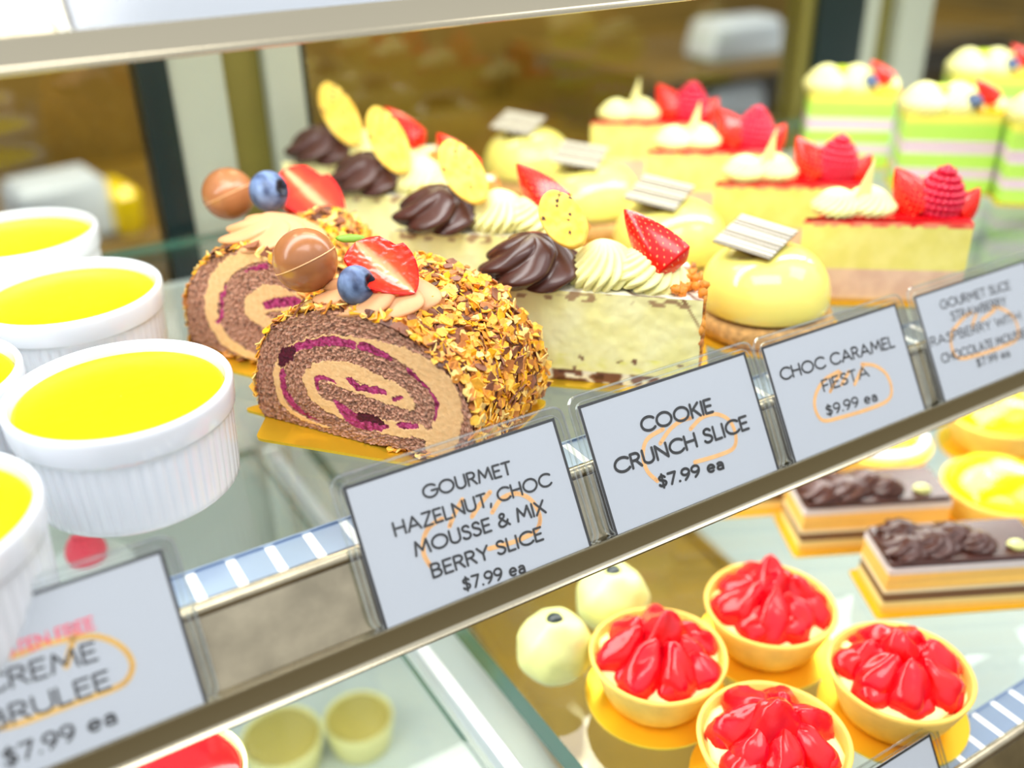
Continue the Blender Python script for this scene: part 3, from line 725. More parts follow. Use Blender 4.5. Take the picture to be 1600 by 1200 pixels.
lay1 = [('cream', [(1040, 1160), (1075, 1090), (1085, 1000), (1065, 930), (1010, 870), (950, 825), (880, 790), (780, 760), (650, 742), (560, 752), (480, 795), (448, 860), (447, 930), (480, 1000), (560, 1050), (640, 1075)], [90, 100, 100, 95, 85, 70, 50, 34, 26, 26, 40, 44, 36, 22, 14, 8]),
        ('berry', [(1030, 1040), (1032, 990), (1010, 945), (960, 890), (930, 860)], [16, 34, 30, 26, 10]),
        ('berry', [(860, 810), (800, 785), (755, 772)], [22, 34, 30]), ('berry', [(725, 765), (650, 752), (560, 762), (500, 780)], [26, 36, 34, 24]),
        ('dark', [(455, 835), (475, 800), (500, 785)], [34, 52, 26]), ('berry', [(462, 860), (462, 910), (480, 960), (525, 1010), (600, 1045)], [14, 26, 30, 24, 12]),
        ('sponge', [(900, 1075), (985, 1040), (1000, 980), (950, 915), (860, 855), (760, 812), (650, 795), (560, 812), (508, 870), (500, 930), (540, 990), (620, 1035), (720, 1075), (800, 1100)], [50, 56, 60, 56, 56, 54, 52, 56, 50, 46, 50, 52, 50, 40]),
        ('cream', [(560, 900), (620, 855), (720, 865), (820, 910), (900, 950), (930, 985)], [60, 62, 60, 64, 64, 50]), ('cream', [(560, 900), (580, 955), (640, 1000), (740, 1040), (860, 1075), (960, 1085), (1020, 1110)], [60, 44, 44, 44, 60, 60, 40]),
        ('cream', [(640, 890), (740, 930), (840, 965), (900, 990)], [40, 50, 50, 40]),
        ('berry', [(590, 925), (590, 895), (620, 888), (660, 908)], [16, 22, 18, 8]), ('sponge', [(615, 920), (680, 945), (760, 975), (860, 1010), (960, 1040)], [34, 44, 48, 50, 50]),
        ('berry', [(715, 900), (750, 925), (800, 932), (842, 942)], [26, 24, 30, 22]), ('berry', [(878, 970), (905, 960)], [20, 14]),
        ('berry', [(655, 975), (690, 1010), (730, 1045), (800, 1065), (850, 1070)], [14, 46, 60, 44, 16]), ('dark', [(755, 1035), (800, 1042), (832, 1058)], [34, 38, 20]), ('berry', [(905, 1065), (960, 1070)], [26, 20]),
        ('sponge', [(580, 1075), (680, 1110), (800, 1140), (960, 1160)], [26, 36, 44, 40])]
malt_r = .0143
def ball_mb(r, axis=(0, 0, 1)):
    mb = MB(); blob(mb, r, r, r, n=48)
    return mb
def ring_mb(r, w):
    mb = MB(); tube(mb, [(r*math.cos(a*PI/32), r*math.sin(a*PI/32), 0) for a in range(64)], w, 6, closed=True); return mb
def toppings(mp, bp, sp_, cp, cr, seed, md=.440, bd=.426, sd=.436, cd=.455, s_axis=(.72, -.62, .25), s_face=(.42, .35, .82), sR=.0165, sH=.037):
    mw = Matrix.Translation(Vector(dep(*mp, md))); T = []
    sm = frame(dep(*mp, md), cv(-.35, .75, .25), cv(0, 0, 1))
    T.append(('chocolate_ball', ball_mb(malt_r), M['malt'], sm)); T.append(('ball_seam', ring_mb(malt_r*1.0, .00035), M['seam'], sm))
    T.append(('blueberry', blueberry(.0088), M['blueberry'], frame(dep(*bp, bd), cv(.85, .1, .45), cv(0, 1, 0))))
    T.append(('strawberry_half', strawberry_half(sR, sH, seed), M['berry'], frame(dep(*sp_, sd), cv(*s_axis), cv(*s_face))))
    
    return T
lf = MB(); blob(lf, .007, .0025, .0012, amp=.3, n=12)
T1 = toppings((477, 407), (557, 446), (556, 378), (572, 487), .026, 0, cd=.452)
T1.append(('strawberry_leaf', lf, M['leafm'], frame(dep(548, 372, .452), cv(.1, .5, .8), cv(0, 1, 0))))
roll_slice('front hazelnut roll slice with magenta berry spiral, behind the hazelnut tag', (.110, .4156), u1, .070, out1, dict(layers=lay1), T1, 0,
           board=[(.008, -.018), (.113, -.001), (.115, .072), (.0, .062), (-.004, .020), (-.0156, .001), (-.001, .001)])
out2 = [(p[0]*.86-53, p[1]*.86-25) for p in out1]
lay2 = [('cream', [(640, 800), (660, 700), (620, 560), (520, 460), (420, 428), (330, 435), (245, 485), (200, 570), (198, 660), (245, 745), (330, 800), (420, 830)], [70, 70, 66, 60, 52, 56, 64, 66, 66, 60, 40, 20]),
        ('berry', [(400, 468), (350, 480), (320, 490)], [18, 16, 6]), ('berry', [(245, 540), (232, 600), (232, 650), (215, 680)], [12, 16, 16, 10]),
        ('sponge', [(600, 760), (600, 640), (520, 545), (430, 512), (340, 520), (280, 575), (272, 650), (310, 720), (400, 770)], [60, 60, 60, 56, 62, 62, 62, 60, 50]),
        ('cream', [(350, 620), (420, 590), (520, 620), (540, 700)], [86, 110, 90, 60]), ('cream', [(345, 640), (420, 690), (520, 700)], [70, 60, 50]), ('berry', [(400, 615), (460, 605), (520, 600)], [34, 44, 30])]
T2 = toppings((357, 303), (420, 299), (444, 264), (415, 345), .025, 3, md=.558, bd=.530, sd=.552, cd=.556, s_axis=(.72, -.66, .1), s_face=(.5, .3, .75), sR=.0185, sH=.046)
for k in range(len(T2)):
    if T2[k][0] in ('chocolate_ball', 'ball_seam'): T2[k] = (*T2[k][:3], T2[k][3] @ Matrix.Scale(1.02, 4))
    if T2[k][0] == 'blueberry': T2[k] = (*T2[k][:3], T2[k][3] @ Matrix.Scale(1.25, 4))
c2_ = onz(290, 548, 0)
roll_slice('rear hazelnut roll slice partly hidden behind the front roll', (c2_[0], c2_[1]), u1, .070, out2, dict(layers=lay2), T2, 5,
           board=[(-.004, -.010), (.086, -.010), (.087, .076), (-.004, .076)])

# ------------------------------------------------------------------ wedge slices (local: tip at origin, cut side along +x, outer rim at the far end)
def wedge_pts(L_, ang, off=0, n=10):
    pts = [(0, 0)]; 
    for k in range(n+1):
        a = ang*k/n; pts.append(((L_+off)*math.cos(a), (L_+off)*math.sin(a)))
    return pts
def wedge_mesh(L_, ang, z0, z1, colf, rings=30, seg=70, m_=None, wob=0):
    """densely divided wedge so that layers can be coloured per vertex"""
    P2 = []
    def seg_(a, b, n): return [(a[0]+(b[0]-a[0])*k/n, a[1]+(b[1]-a[1])*k/n) for k in range(n)]
    A = (.0005, 0); B = (L_, 0); E_ = (L_*math.cos(ang), L_*math.sin(ang))
    P2 += seg_(A, B, seg)
    P2 += [(L_*math.cos(ang*k/24), L_*math.sin(ang*k/24)) for k in range(24)]
    P2 += seg_(E_, A, 30)
    n = len(P2); v = []; c = []
    for r in range(rings+1):
        z = z0+(z1-z0)*r/rings
        for x, y in P2:
            d = wob*fbm(x, y, z, 160)
            v.append((x, y+d if y < .001 else y, z)); c.append(colf(x, y, z))
    f = [(r*n+i, r*n+(i+1) % n, (r+1)*n+(i+1) % n, (r+1)*n+i) for r in range(rings) for i in range(n)]
    mb = MB(); mb.add(v, f, c)
    # top as rings shrinking to the middle
    cx, cy = L_*.62, L_*.62*math.tan(ang/2); K = 24; v = []; c = []
    for r in range(K+1):
        s = 1-r/K
        for x, y in P2:
            X_ = cx+(x-cx)*s; Y_ = cy+(y-cy)*s; v.append((X_, Y_, z1+(.0003*nz(X_, Y_, 0, 200) if r else 0))); c.append(colf(X_, Y_, z1+.001))
    f = [(r*n+i, r*n+(i+1) % n, (r+1)*n+(i+1) % n, (r+1)*n+i) for r in range(K) for i in range(n)]
    mb.add(v, f, c)
    mb.add([(x, y, z0) for x, y in P2], [tuple(range(n))[::-1]], [colf(x, y, z0) for x, y in P2])
    return mb
def cookie_mb(a=.0165, b=.0105, th=.004, seed=0):
    mb = MB(); n = 72; K = 22; v = []; c = []
    rr_ = random.Random(seed); spots = [(rr_.uniform(-.8, .8)*a, rr_.uniform(-.8, .8)*b, rr_.uniform(.0006, .0013)) for _ in range(9)]
    def col(x, y):
        q = mixc(L(252, 214, 100), L(246, 190, 70), .5+fbm(x, y, seed, 160))
        for sx, sy, sr in spots:
            if math.hypot((x-sx), (y-sy)*1.3) < sr: q = L(70, 48, 44)
        return q
    prof = [(s, 1) for s in np.linspace(0, .93, K)]+[(.98, .75), (1, .3), (1, -.3), (.98, -.75)]+[(s, -1) for s in np.linspace(.93, 0, K)]
    for i in range(n):
        t = 2*PI*i/n; w_ = 1+.04*math.sin(2*t+1)+.03*nz(math.cos(t), math.sin(t), seed, 2)
        for s, z in prof:
            x = a*w_*s*math.cos(t); y = b*w_*s*math.sin(t); v.append((x, y, th/2*z+.0004*nz(x, y, z, 260))); c.append(col(x, y))
    return mb.add(v, gridf(n, len(prof), True, True), c)
GW = 'cookie crunch slices in a row'
def cookie_slice():
    t = thing('cookie_slice', '', 'cake slice', (0, 0, 0), 0, GW)
    PALE = L(254, 251, 190); PALE2 = L(250, 244, 164); BR = L(112, 68, 52); W_ = L(250, 246, 224)
    def col(x, y, z):
        n1 = fbm(x, y, z, 55); n2 = nz(x*1.0, y, z*2.2, 150); c = mixc(PALE, PALE2, .5+.8*n1)
        if z > .0505:
            s = math.sin((x*170+y*260)+5*nz(x, y, 2, 60)); c = mixc(W_, BR, (s-.45)*1.6)
        elif z > .0455 and n2+.25*math.sin(x*150) > .12: c = mixc(c, L(150, 100, 76), min(.8, (n2+.25*math.sin(x*150)-.12)*6))
        elif z < .0075:
            c = mixc(L(126, 84, 64), W_, (n2-.12)*7); 
            if n2 < -.35: c = L(90, 54, 42)
        elif z < .017: c = mixc(c, L(242, 240, 120), .6*max(0, n2*2)); c = mixc(c, L(130, 86, 66), (nz(x, y, z, 230)-.42)*9)
        else:
            s = nz(x*1.4+z*.8, 5, z*.5, 85)
            if s > .56: c = mixc(c, L(140, 96, 66), min(.9, (s-.56)*14))
        return c
    obj('cake_body', wedge_mesh(.111, math.radians(31), .0016, .050, col, 44, 150, wob=.0004), M['cake'], t, 'auto')
    mb = MB(); prism(mb, rpoly([(-.006, -.006), (.118, -.006), (.112, .062), (.088, .068)], .004, 4), .0001, .0014); obj('gold_board', mb, M['gold'], t, 'auto')
    # biscuit crust on the outer rim
    mb = MB(); rnd = random.Random(5); A = math.radians(31)
    for k in range(150):
        a = rnd.uniform(.0, A); z = rnd.uniform(.002, .050); r = .1112
        blob(mb, .0016, .0032, .0032, (r*math.cos(a), r*math.sin(a)+.001, z), .5, 2, k, 8, L(226, 150, 60) if rnd.random() > .3 else L(190, 120, 60))
    for k in range(26):
        a = rnd.uniform(.03, A*.5); r = rnd.uniform(.097, .112); blob(mb, .0026, .0022, .0022, (r*math.cos(a), r*math.sin(a), .0515+rnd.uniform(0, .002)), .6, 2, k, 8, L(236, 140, 40))
    obj('biscuit_crust', mb, M['flake'], t)['kind'] = 'stuff'
    obj('chocolate_rosette', swirl(.0215, .0235, 3.0, 1.7, .17, 1.1, 7), M['choc'], t, mtx=Matrix.Translation((.0255, .0150, .0498)))
    mb = MB(); mb.v = []
    m1 = swirl(.0160, .0215, 9, 1.1, .15, 1.05, 1); m1.xf(Matrix.Translation((.062, .0165, .0500)) @ Matrix.Rotation(-.12, 4, 'Y'))
    m2 = swirl(.0160, .0190, 9, 1.1, .15, 1.15, 2); m2.xf(Matrix.Translation((.082, .0180, .0500)) @ Matrix.Rotation(.16, 4, 'Y'))
    obj('piped_cream', m1, M['cream'], t); obj('piped_cream', m2, M['cream'], t)
    return t
def topp(par, nm, mb, m_, W_): return obj(nm, mb, m_, par, True, mtx=wmat(par, W_))
ks = cookie_slice()
ks.location = (.2176, .3997, 0); ks.rotation_euler.z = math.radians(-44.3)
topp(ks, 'cookie', cookie_mb(seed=3), M['cookie'], frame(dep(880, 343, .478), cv(-.3, .25, .93), cv(-.85, -.45, 0)))
topp(ks, 'strawberry_piece', strawberry_wedge(.0145, .040), M['berry'], frame(dep(1062, 420, .480), cv(-.66, .74, -.1), cv(-.35, -.3, .85)))
labs = ['front cookie crunch slice with strawberry piece, above the COOKIE CRUNCH tag', 'second cookie crunch slice from the front, right behind the front one', 'third cookie crunch slice from the front, beside the rear roll slice', 'furthest cookie crunch slice with a tall leaning yellow cookie']
for i, (dx, dy, dr) in enumerate([(0, 0, 0), (-.001, .098, .03), (-.004, .190, -.04), (-.002, .272, .02)]):
    o = ks if i == 0 else copy_tree(ks)
    o.location = (.2176+dx, .3997+dy, 0); o.rotation_euler.z = math.radians(-44.3)+dr; o['label'] = labs[i]
    for ch in kids(o):
        if i and ch.name.startswith('cookie'): ch.matrix_basis = ch.matrix_basis @ Matrix.Diagonal(([1, 1.35, 1.6, 1.7][i], [1, 1.05, 1.1, 1.1][i], 1, 1))

# ------------------------------------------------------------------ lemon domes
def dome():
    t = thing('lemon_dome', '', 'dessert', (0, 0, 0), 0, 'glazed lemon domes in a row')
    mb = MB(); lathe(mb, [(.0002, .0125), (.034, .0125), (.0375, .011), (.0385, .007), (.0382, .003), (.036, .0016), (.0002, .0016)], 90, lambda a, k, z: 1+.02*nz(math.cos(a)*3, math.sin(a)*3, z*300, 1), col=None)
    obj('biscuit_base', mb, M['crumb'], t)
    v = []; n = 96; K = 40
    for i in range(n):
        a = 2*PI*i/n
        for k in range(K+1):
            p = PI*.5*1.15*k/K-.15*PI*.5
            r = .0355*math.cos(p)**.75 if p > 0 else .0355*math.cos(p); z = .020+.0275*math.sin(p) if p > 0 else .020+.022*math.sin(p)
            x, y = r*math.cos(a), r*math.sin(a); g_ = math.exp(-((x+.012)**2+(y-.004)**2)/.00010); z -= .0055*g_*(z/.05)
            v.append((x, y, max(z, .010)))
    mb = MB(); mb.add(v, gridf(n, K+1, True)); obj('glazed_mousse', mb, M['lemon'], t)
    mb = MB(); s = .0168; v = []; c = []; N_ = 60
    for k in range(N_+1):
        for j, zz in ((0, 0), (1, 0)):
            pass
    G1, G2 = L(222, 218, 202), L(122, 114, 94)
    for i in range(N_+1):
        x = -s+2*s*i/N_
        for j in range(9):
            y = -s+2*s*j/8; v.append((x, y, .0011+.0002*math.cos(x*2000))); c.append(mixc(G1, G2, .5+.9*math.sin(2*PI*i/N_*8.0)))
    mb.add(v, gridf(N_+1, 9), c)
    mb2 = MB(); box(mb2, -s, s, -s, s, 0, .0010, L(60, 40, 30)); mb.add(mb2.v, mb2.f, L(60, 40, 30))
    obj('striped_chocolate', mb, M['stripe'], t, False, mtx=Matrix.Translation((-.006, .005, .0515)) @ Matrix.Rotation(.5, 4, 'Z') @ Matrix.Rotation(-.18, 4, 'Y') @ Matrix.Rotation(.10, 4, 'X'))
    mb = MB(); blob(mb, .010, .010, .004, amp=.3, n=16); obj('chocolate_stud', mb, M['choc'], t, loc=(-.006, .001, .0465))
    mb = MB(); prism(mb, [(.043*math.cos(2*PI*k/48), .043*math.sin(2*PI*k/48)) for k in range(48)], .0001, .0014); obj('gold_board', mb, M['gold'], t, 'auto')
    return t
d0 = dome(); dl = ['front glazed lemon dome above the CHOC CARAMEL tag', 'second lemon dome from the front with a striped chocolate square', 'third lemon dome from the front, between cookie and berry slices', 'furthest lemon dome at the back of its row']
for i, p in enumerate([(.3800, .3640), (.388, .456), (.398, .556), (.412, .660)]):
    o = d0 if i == 0 else copy_tree(d0); o.location = (*p, 0); o.rotation_euler.z = [-.15, 0, .2, .1][i]; o['label'] = dl[i]

# ------------------------------------------------------------------ berry slices
def raspberry_mb(r=.0125, h=.022):
    mb = MB(); blob(mb, r*.8, r*.8, h*.45, (0, 0, h*.42), n=20); rows = 7
    for k in range(rows):
        t = (k+.5)/rows; z = h*t; R_ = r*math.sin(PI*(.30+.68*t))**.8; n = max(4, int(2*PI*R_/.0036))
        for j in range(n):
            a = 2*PI*(j+.5*(k % 2))/n; blob(mb, .0023, .0023, .0023, (R_*math.cos(a)*.86, R_*math.sin(a)*.86, z), n=8)
    blob(mb, .003, .003, .003, (0, 0, h*.97), n=8)
    return mb
def berry_slice():
    t = thing('berry_slice', '', 'cake slice', (0, 0, 0), 0, 'berry mousse slices in a row')
    Y1, PK = L(246, 238, 140), L(240, 208, 178)
    def col(x, y, z):
        n1 = fbm(x, y, z, 90)
        if z > .0500: return L(240, 40, 50)
        if z > .0475+.002*nz(x, y, 0, 150): return mixc(L(238, 60, 60), L(250, 150, 120), .5+n1)
        if z > .021: return mixc(Y1, L(238, 230, 124), .5+n1)
        if z > .004: return mixc(PK, L(226, 190, 164), .5+n1)
        return L(206, 160, 90)
    obj('cake_body', wedge_mesh(.0935, math.radians(33), .0016, .050, col, 40, 70), M['cake'], t, 'auto')
    mb = MB(); prism(mb, rpoly([(-.004, -.005), (.099, -.005), (.094, .055), (.072, .060)], .004, 4), .0001, .0014); obj('gold_board', mb, M['gold'], t, 'auto')
    mb = MB(); 
    pts = wedge_pts(.0925, math.radians(33)); prism(mb, inset(rpoly(pts, .003, 3), .0012), .0500, .0514, bev=.0006); obj('red_glaze', mb, M['redgel'], t, 'auto')
    m1 = swirl(.0125, .0150, 9, 1.4, .09, 1.1, 3); m1.xf(Matrix.Translation((.020, .0130, .0508))); obj('piped_cream', m1, M['cream'], t)
    m1 = swirl(.0135, .0155, 9, 1.4, .09, 1.1, 4); m1.xf(Matrix.Translation((.038, .0160, .0508))); obj('piped_cream', m1, M['cream'], t)
    mb = MB(); prism(mb, [(-.0045, 0), (.0045, 0), (.0005, .024)], -.001, .001, bev=.0003)
    obj('white_chocolate_shard', mb, M['cream'], t, 'auto', mtx=Matrix.Translation((.033, .010, .060)) @ Matrix.Rotation(.15, 4, 'Y') @ Matrix.Rotation(PI/2, 4, 'X'))
    mb = strawberry_wedge(.0140, .029); obj('strawberry_piece', mb, M['berry'], t, mtx=Matrix.Translation((.068, .0200, .0520)) @ Matrix.Rotation(-.62, 4, 'Y'))
    obj('raspberry', raspberry_mb(.0138, .026), M['rasp'], t, mtx=Matrix.Translation((.0765, .0160, .0510)) @ Matrix.Rotation(.08, 4, 'Y'))
    mb = strawberry_wedge(.0095, .018); obj('strawberry_piece', mb, M['berry'], t, mtx=Matrix.Translation((.088, .017, .0510)) @ Matrix.Rotation(.6, 4, 'Y'))
    return t
b0 = berry_slice(); bl = ['front berry slice with red glaze and raspberry, behind the rightmost tag', 'second berry slice from the front, cream dollops and raspberry on top', 'third berry slice from the front with a white chocolate shard', 'furthest berry slice at the back end of its row']
for i, (x, y, r) in enumerate([(.419, .378, -38), (.425, .460, -38), (.437, .545, -36), (.456, .638, -38)]):
    o = b0 if i == 0 else copy_tree(b0); o.location = (x, y, 0); o.rotation_euler.z = math.radians(r); o['label'] = bl[i]

# ------------------------------------------------------------------ green layered slices, back right
def green_slice():
    t = thing('green_layer_slice', '', 'cake slice', (0, 0, 0), 0, 'green layered slices')
    GR, LI, YG = L(178, 226, 96), L(214, 196, 212), L(224, 222, 96)
    def col(z):
        bands = [(.012, GR), (.020, LI), (.031, GR), (.041, LI), (.054, GR), (.063, YG)]
        for b, c in bands:
            if z <= b: return c
        return YG
    mb = MB(); Wd, Dp = .068, .040; pts = rpoly([(0, 0), (Wd, 0), (Wd, Dp), (0, Dp)], .002, 3)
    zs = np.linspace(.0016, .060, 60); n = len(pts); v = []; c = []
    for z in zs:
        for p in pts: v.append((p[0]+.0006*nz(p[0], p[1], z, 160), p[1]+.0006*nz(p[1], z, p[0], 160), z)); c.append(col(z))
    f = [(r*n+i, r*n+(i+1) % n, (r+1)*n+(i+1) % n, (r+1)*n+i) for r in range(59) for i in range(n)]; f.append(tuple(range(59*n, 60*n)))
    mb.add(v, f, c); obj('cake_body', mb, M['cake'], t, 'auto')
    mb = MB(); prism(mb, rpoly([(-.003, -.003), (.074, -.003), (.074, .043), (-.003, .043)], .003, 3), .0001, .0014); obj('gold_board', mb, M['gold'], t, 'auto')
    for k, (x, y, s) in enumerate(((.013, .014, 1), (.036, .016, 1), (.055, .020, .9))):
        m1 = swirl(.0155*s, .021*s, 9, 1.4, .09, 1.1, 5+k); m1.xf(Matrix.Translation((x, y, .0600))); obj('piped_cream', m1, M['cream'], t)
    mb = MB(); lathe(mb, [(.0002, -.001), (.010, -.001), (.0105, 0), (.010, .001), (.0002, .001)], 32); obj('kiwi_slice', mb, M['kiwi'], t, mtx=Matrix.Translation((.024, .008, .0705)) @ Matrix.Rotation(.4, 4, 'Y') @ Matrix.Rotation(1.2, 4, 'X'))
    obj('strawberry_piece', strawberry_wedge(.008, .024), M['berry'], t, mtx=Matrix.Translation((.062, .010, .0680)) @ Matrix.Rotation(-.8, 4, 'Y'))
    obj('blueberry', blueberry(.0062), M['blueberry'], t, mtx=Matrix.Translation((.046, .006, .0690)))
    mb = MB(); blob(mb, .012, .006, .004, amp=.3, n=16); obj('mango_piece', mb, M['mango'], t, loc=(.060, .008, .0625))
    return t
gs = green_slice(); gl = ['green layered slice nearest the front of the back right group', 'green layered slice left of the pair, in front of the dark door frame', 'green layered slice at the right edge cut by the picture border', 'green layered slice furthest back on the right, blueberry on top']
def gpos(px, py): P_ = onz(px, py, .060); return P_[0], P_[1]
for i, (px, py, r) in enumerate([(1418, 178, -42), (1266, 146, -42), (1588, 193, -42), (1490, 118, -42)]):
    o = gs if i == 0 else copy_tree(gs); x, y = gpos(px, py); o.location = (x, y, 0); o.rotation_euler.z = math.radians(r); o['label'] = gl[i]

# ------------------------------------------------------------------ lower shelf: strawberry tarts
def tart_shell(R_=.0375, H_=.030, name='shell'):
    cP, cD = L(252, 212, 104), L(240, 176, 40)
    prof = [(.0002, .0022), (R_*.66, .0022), (R_*.72, .004), (R_*.80, H_*.35), (R_*.92, H_*.75), (R_*.97, H_*.92), (R_*.985, H_), (R_*.955, H_*1.03), (R_*.92, H_), (R_*.88, H_*.86), (R_*.84, H_*.7), (.0002, H_*.68)]
    mb = MB(); lathe(mb, prof, 96, lambda a, k, z: 1+.010*nz(math.cos(a)*2, math.sin(a)*2, k*.4, 1)+.006*math.cos(a*3), cf=lambda a, k, r, z: mixc(mixc(cP, cD, .9-z/H_), cP, .5+fbm(math.cos(a)*2, math.sin(a)*2, z*60, 1)))
    return mb
def tart(seed):
    t = thing('strawberry_tart', '', 'tart', (0, 0, 0), 0, 'strawberry tarts on the lower shelf')
    obj('pastry_shell', tart_shell(), M['pastry'], t)
    mb = MB(); blob(mb, .033, .033, .008, (0, 0, .024), amp=.15, fs=3, n=32); obj('cream_filling', mb, M['cream'], t)
    rnd = random.Random(seed)
    spots = [(.003, 0, .044, 0)]+[(.0165, a, .035, 1) for a in np.linspace(0, 2*PI, 8)[:-1]+rnd.random()]+[(.0215, a, .031, 2) for a in np.linspace(0, 2*PI, 8)[:-1]+rnd.random()]
    for r, a, z, k in spots:
        mb = MB(); s = rnd.uniform(.9, 1.15)
        def cf(d, s0=rnd.random()): 
            return mixc(L(240, 8, 8), L(214, 0, 34), .5+.9*nz(d.x+s0*9, d.y, d.z, 1.5))
        blob(mb, (.0118-.002*(k == 2))*s, .0100*s, (.0150-.004*(k == 2))*s, amp=.3, fs=1.3, seed=rnd.random()*9, n=26, cf=cf)
        mb.v = [(x*(1-.38*z_/.0165), y*(1-.38*z_/.0165), z_) for x, y, z_ in mb.v]
        Mx = Matrix.Translation((r*math.cos(a), r*math.sin(a), z-.003)) @ Matrix.Rotation(a, 4, 'Z') @ Matrix.Rotation((.1, -.42, -.6)[k]+rnd.uniform(-.15, .15), 4, 'Y')
        obj('strawberry_piece', mb, M['berry'], t, mtx=Mx)
    mb = MB(); prism(mb, [(.0385*math.cos(2*PI*k/48), .0385*math.sin(2*PI*k/48)) for k in range(48)], .0001, .0014); obj('gold_board', mb, M['gold'], t, 'auto')
    return t
tl = ['strawberry tart at the left of the four, beside the pale green balls', 'rearmost strawberry tart of the four, below the chocolate slices', 'rightmost strawberry tart of the four, nearest the striped rail', 'nearest strawberry tart, cut by the bottom of the picture']
for i, (px, py) in enumerate([(1028, 1030), (1216, 955), (1390, 1055), (1205, 1160)]):
    P_ = onz(px, py, ZL+.026); o = tart(20+i); o.location = (P_[0]+(0, -.003, .004, 0)[i], P_[1]+(0, .004, -.003, -.001)[i], ZL+.0003); o['label'] = tl[i]; o.rotation_euler.z = i*1.1
# pale green balls
def gball(px, py, lab):
    P_ = onz(px, py, ZL+.02); t = thing('green_ball_cake', lab, 'dessert', (P_[0]+.002, P_[1], ZL+.0003), .3, 'pale green ball cakes')
    mb = MB(); blob(mb, .0215, .0215, .0205, (0, 0, .0195), amp=.08, fs=2, n=40); obj('ball', mb, M['pale'], t)
    
    mb = MB(); blob(mb, .0048, .0048, .0025, (0, 0, .0395), n=12); obj('blueberry', mb, M['darkf'], t)
gball(862, 1012, 'pale green ball cake nearest the dark green glass edge'); gball(952, 935, 'pale green ball cake behind the other one, partly behind a tart')
# chocolate layer slices
def chocslice():
    t = thing('chocolate_layer_slice', '', 'cake slice', (0, 0, 0), 0, 'chocolate topped pastry slices')
    P1, P2, CH, CRM = L(246, 196, 96), L(240, 214, 140), L(92, 54, 36), L(248, 232, 190)
    bands = [(.006, P1), (.010, P2), (.016, CH), (.019, CRM), (.030, P1), (.0345, L(220, 214, 214))]
    mb = MB(); pts = rpoly([(0, 0), (.098, 0), (.098, .038), (0, .038)], .0015, 2); n = len(pts); zs = np.linspace(.0016, .0345, 50); v = []; c = []
    for z in zs:
        cc = [b for a, b in bands if z <= a+1e-6][0]
        for p in pts: v.append((p[0]+.0007*nz(p[0], z, 1, 220), p[1]+.0010*nz(p[0], z, 5, 220), z)); c.append(mixc(cc, (.5, .3, .1), .15*(1+nz(p[0], p[1], z, 200))))
    f = [(r*n+i, r*n+(i+1) % n, (r+1)*n+(i+1) % n, (r+1)*n+i) for r in range(49) for i in range(n)]; f.append(tuple(range(49*n, 50*n)))
    mb.add(v, f, c); obj('pastry_layers', mb, M['cake'], t, 'auto')
    mb = MB(); prism(mb, rpoly([(.0005, .0003), (.0975, .0003), (.0975, .0377), (.0005, .0377)], .003, 3), .0346, .0385, bev=.001); obj('chocolate_top', mb, M['choc'], t, 'auto')
    for k, (rx, ry, rs) in enumerate(((.013, .012, .0105), (.017, .027, .010), (.031, .016, .0125), (.047, .021, .0105), (.058, .012, .008))):
        m1 = swirl(rs*1.05, .0105, 3.0, 1.6+.3*k, .2, 1.15, 9+k, 60, 16); m1.xf(Matrix.Translation((rx, ry, .0380))); obj('chocolate_rosette', m1, M['choc'], t)
    mb = MB(); blob(mb, .006, .004, .003, (.080, .008, .0405), amp=.4, n=12); obj('crumb_piece', mb, M['pale'], t)
    mb = MB(); prism(mb, rpoly([(-.004, -.004), (.101, -.003), (.101, .041), (-.004, .042)], .003, 3), .0001, .0014); obj('gold_board', mb, M['gold'], t, 'auto')
    return t
cs = chocslice(); cl = ['chocolate topped pastry slice nearest the right tart', 'chocolate topped pastry slice behind, beside the lemon tart', 'chocolate topped pastry slice mostly hidden under the rail']
for i, (px, py, r) in enumerate([(1388, 905, -27), (1256, 812, -27), (1150, 752, -27)]):
    o = cs if i == 0 else copy_tree(cs); o.location = ((.4225, .283), (.4245, .352), (.385, .425))[i]+(ZL+.0003,); o.rotation_euler.z = math.radians(r); o['label'] = cl[i]
# lemon tarts
def lemon_tart(px, py, lab, meringue=False, s=1):
    P_ = (px, py); t = thing('lemon_tart', lab, 'tart', (P_[0], P_[1], ZL+.0003), .4, 'lemon tarts on the lower shelf')
    obj('pastry_shell', tart_shell(), M['pastry'], t)
    mb = MB(); blob(mb, .0335, .0335, .016, (0, 0, .0285), amp=.06, fs=2, n=36); obj('lemon_curd', mb, M['lcurd'], t)
    if meringue:
        mb = MB(); tube(mb, [(.030*math.cos(2*PI*k/40), .030*math.sin(2*PI*k/40), .0335) for k in range(40)], .0042, 10, closed=True); obj('white_rim', mb, M['white'], t)
    else:
        mb = MB(); tube(mb, [(.010*math.cos(a)-.008, .014*math.sin(a)-.006, .0432-.002*abs(math.sin(a))) for a in np.linspace(0, 2.6, 14)], .0022, 8); obj('cream_swirl', mb, M['cream'], t)
    mb = MB(); prism(mb, [(.0385*math.cos(2*PI*k/48), .0385*math.sin(2*PI*k/48)) for k in range(48)], .0001, .0014); obj('gold_board', mb, M['gold'], t, 'auto')
lemon_tart(.560, .307, 'glossy lemon tart with pale swirl at the right edge of the picture')
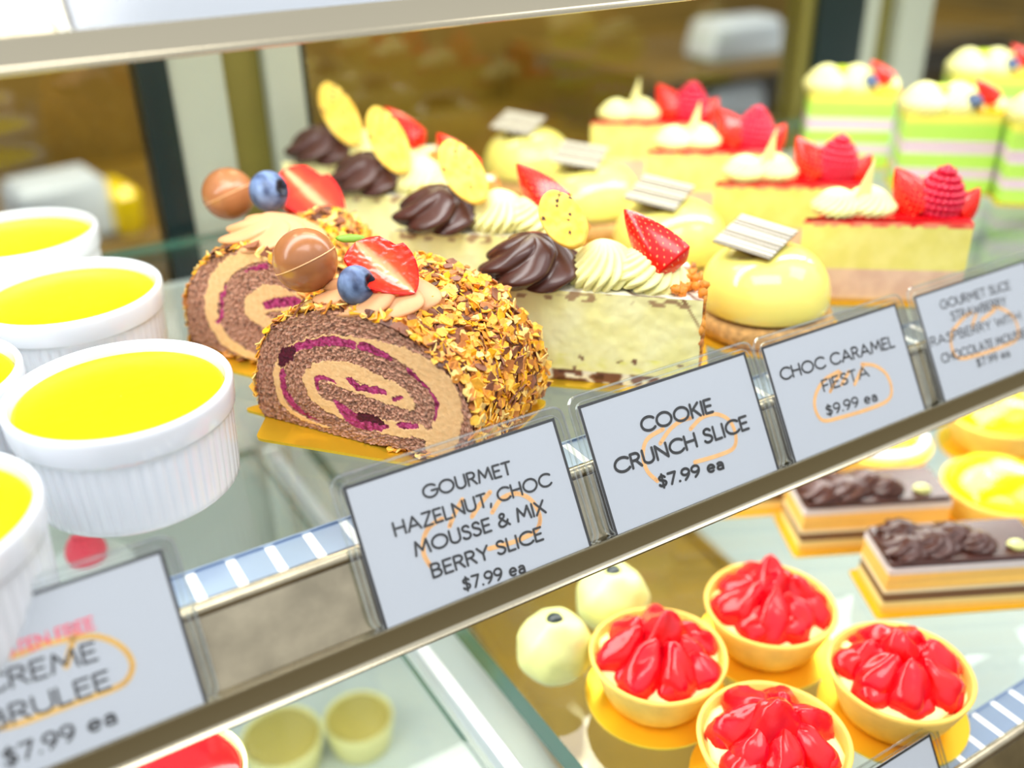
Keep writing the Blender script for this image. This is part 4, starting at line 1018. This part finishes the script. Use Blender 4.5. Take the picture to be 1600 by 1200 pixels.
lemon_tart(.540, .391, 'lemon tart with a white ring just under the rail', True)
lemon_tart(.644, .368, 'lemon tart furthest back, directly below the rightmost price tag')
lemon_tart(.580, .230, 'lemon tart with a white ring cut by the right edge', True)
# bottom-left things seen through and under the glass
def cup(px, py, z, lab, r, m_, h=.05):
    P_ = onz(px, py, z+h); t = thing('dessert_cup', lab, 'dessert', (P_[0], P_[1], z), 0, 'dessert cups at the bottom left')
    mb = MB(); lathe(mb, [(.0002, .001), (r*.8, .001), (r*.83, .002), (r, h), (r*.985, h+.001), (r*.93, h), (r*.92, h-.004), (.0002, h-.006)], 64); obj('cup_wall', mb, M['cream'], t)
    mb = MB(); blob(mb, r*.9, r*.9, .004, (0, 0, h-.001), amp=.1, n=32); obj('topping', mb, m_, t)
cup(272, 1215, ZL, 'white rimmed dessert with flat red jelly top below the creme brulee tag', .034, M['redgel'], .03)
cup(440, 1150, -.3995, 'muted yellow dessert blurred on the case floor at bottom left', .032, M['muted'], .03)
cup(560, 1120, -.3995, 'muted yellow dessert on the case floor beside the steel bracket', .028, M['muted'], .03)

t = thing('wooden_tray', 'golden brown wooden tray on the case floor behind the pale green balls', 'tray', (.44, .50, -.3995), -.1)
mb = MB(); prism(mb, rpoly([(-.13, -.14), (.13, -.14), (.13, .15), (-.13, .15)], .01, 4), 0, .012, bev=.002); obj('tray_base', mb, M['tray'], t, 'auto')
mb = MB(); tube(mb, [(x, y, .016) for x, y in rpoly([(-.128, -.138), (.128, -.138), (.128, .148), (-.128, .148)], .012, 4)], .005, 8, closed=True); obj('tray_rim', mb, M['tray'], t)
P_ = onz(135, 862, ZL+.03); t = thing('raspberry_dessert', 'small white dessert with one raspberry under the glass behind the creme brulee tag', 'dessert', (P_[0], P_[1], ZL+.0002))
mb = MB(); lathe(mb, [(.0002, 0), (.026, 0), (.028, .002), (.027, .018), (.022, .024), (.0002, .026)], 48); obj('mousse', mb, M['deck'], t)
obj('raspberry', raspberry_mb(.012, .020), M['rasp'], t, loc=(0, 0, .0245))
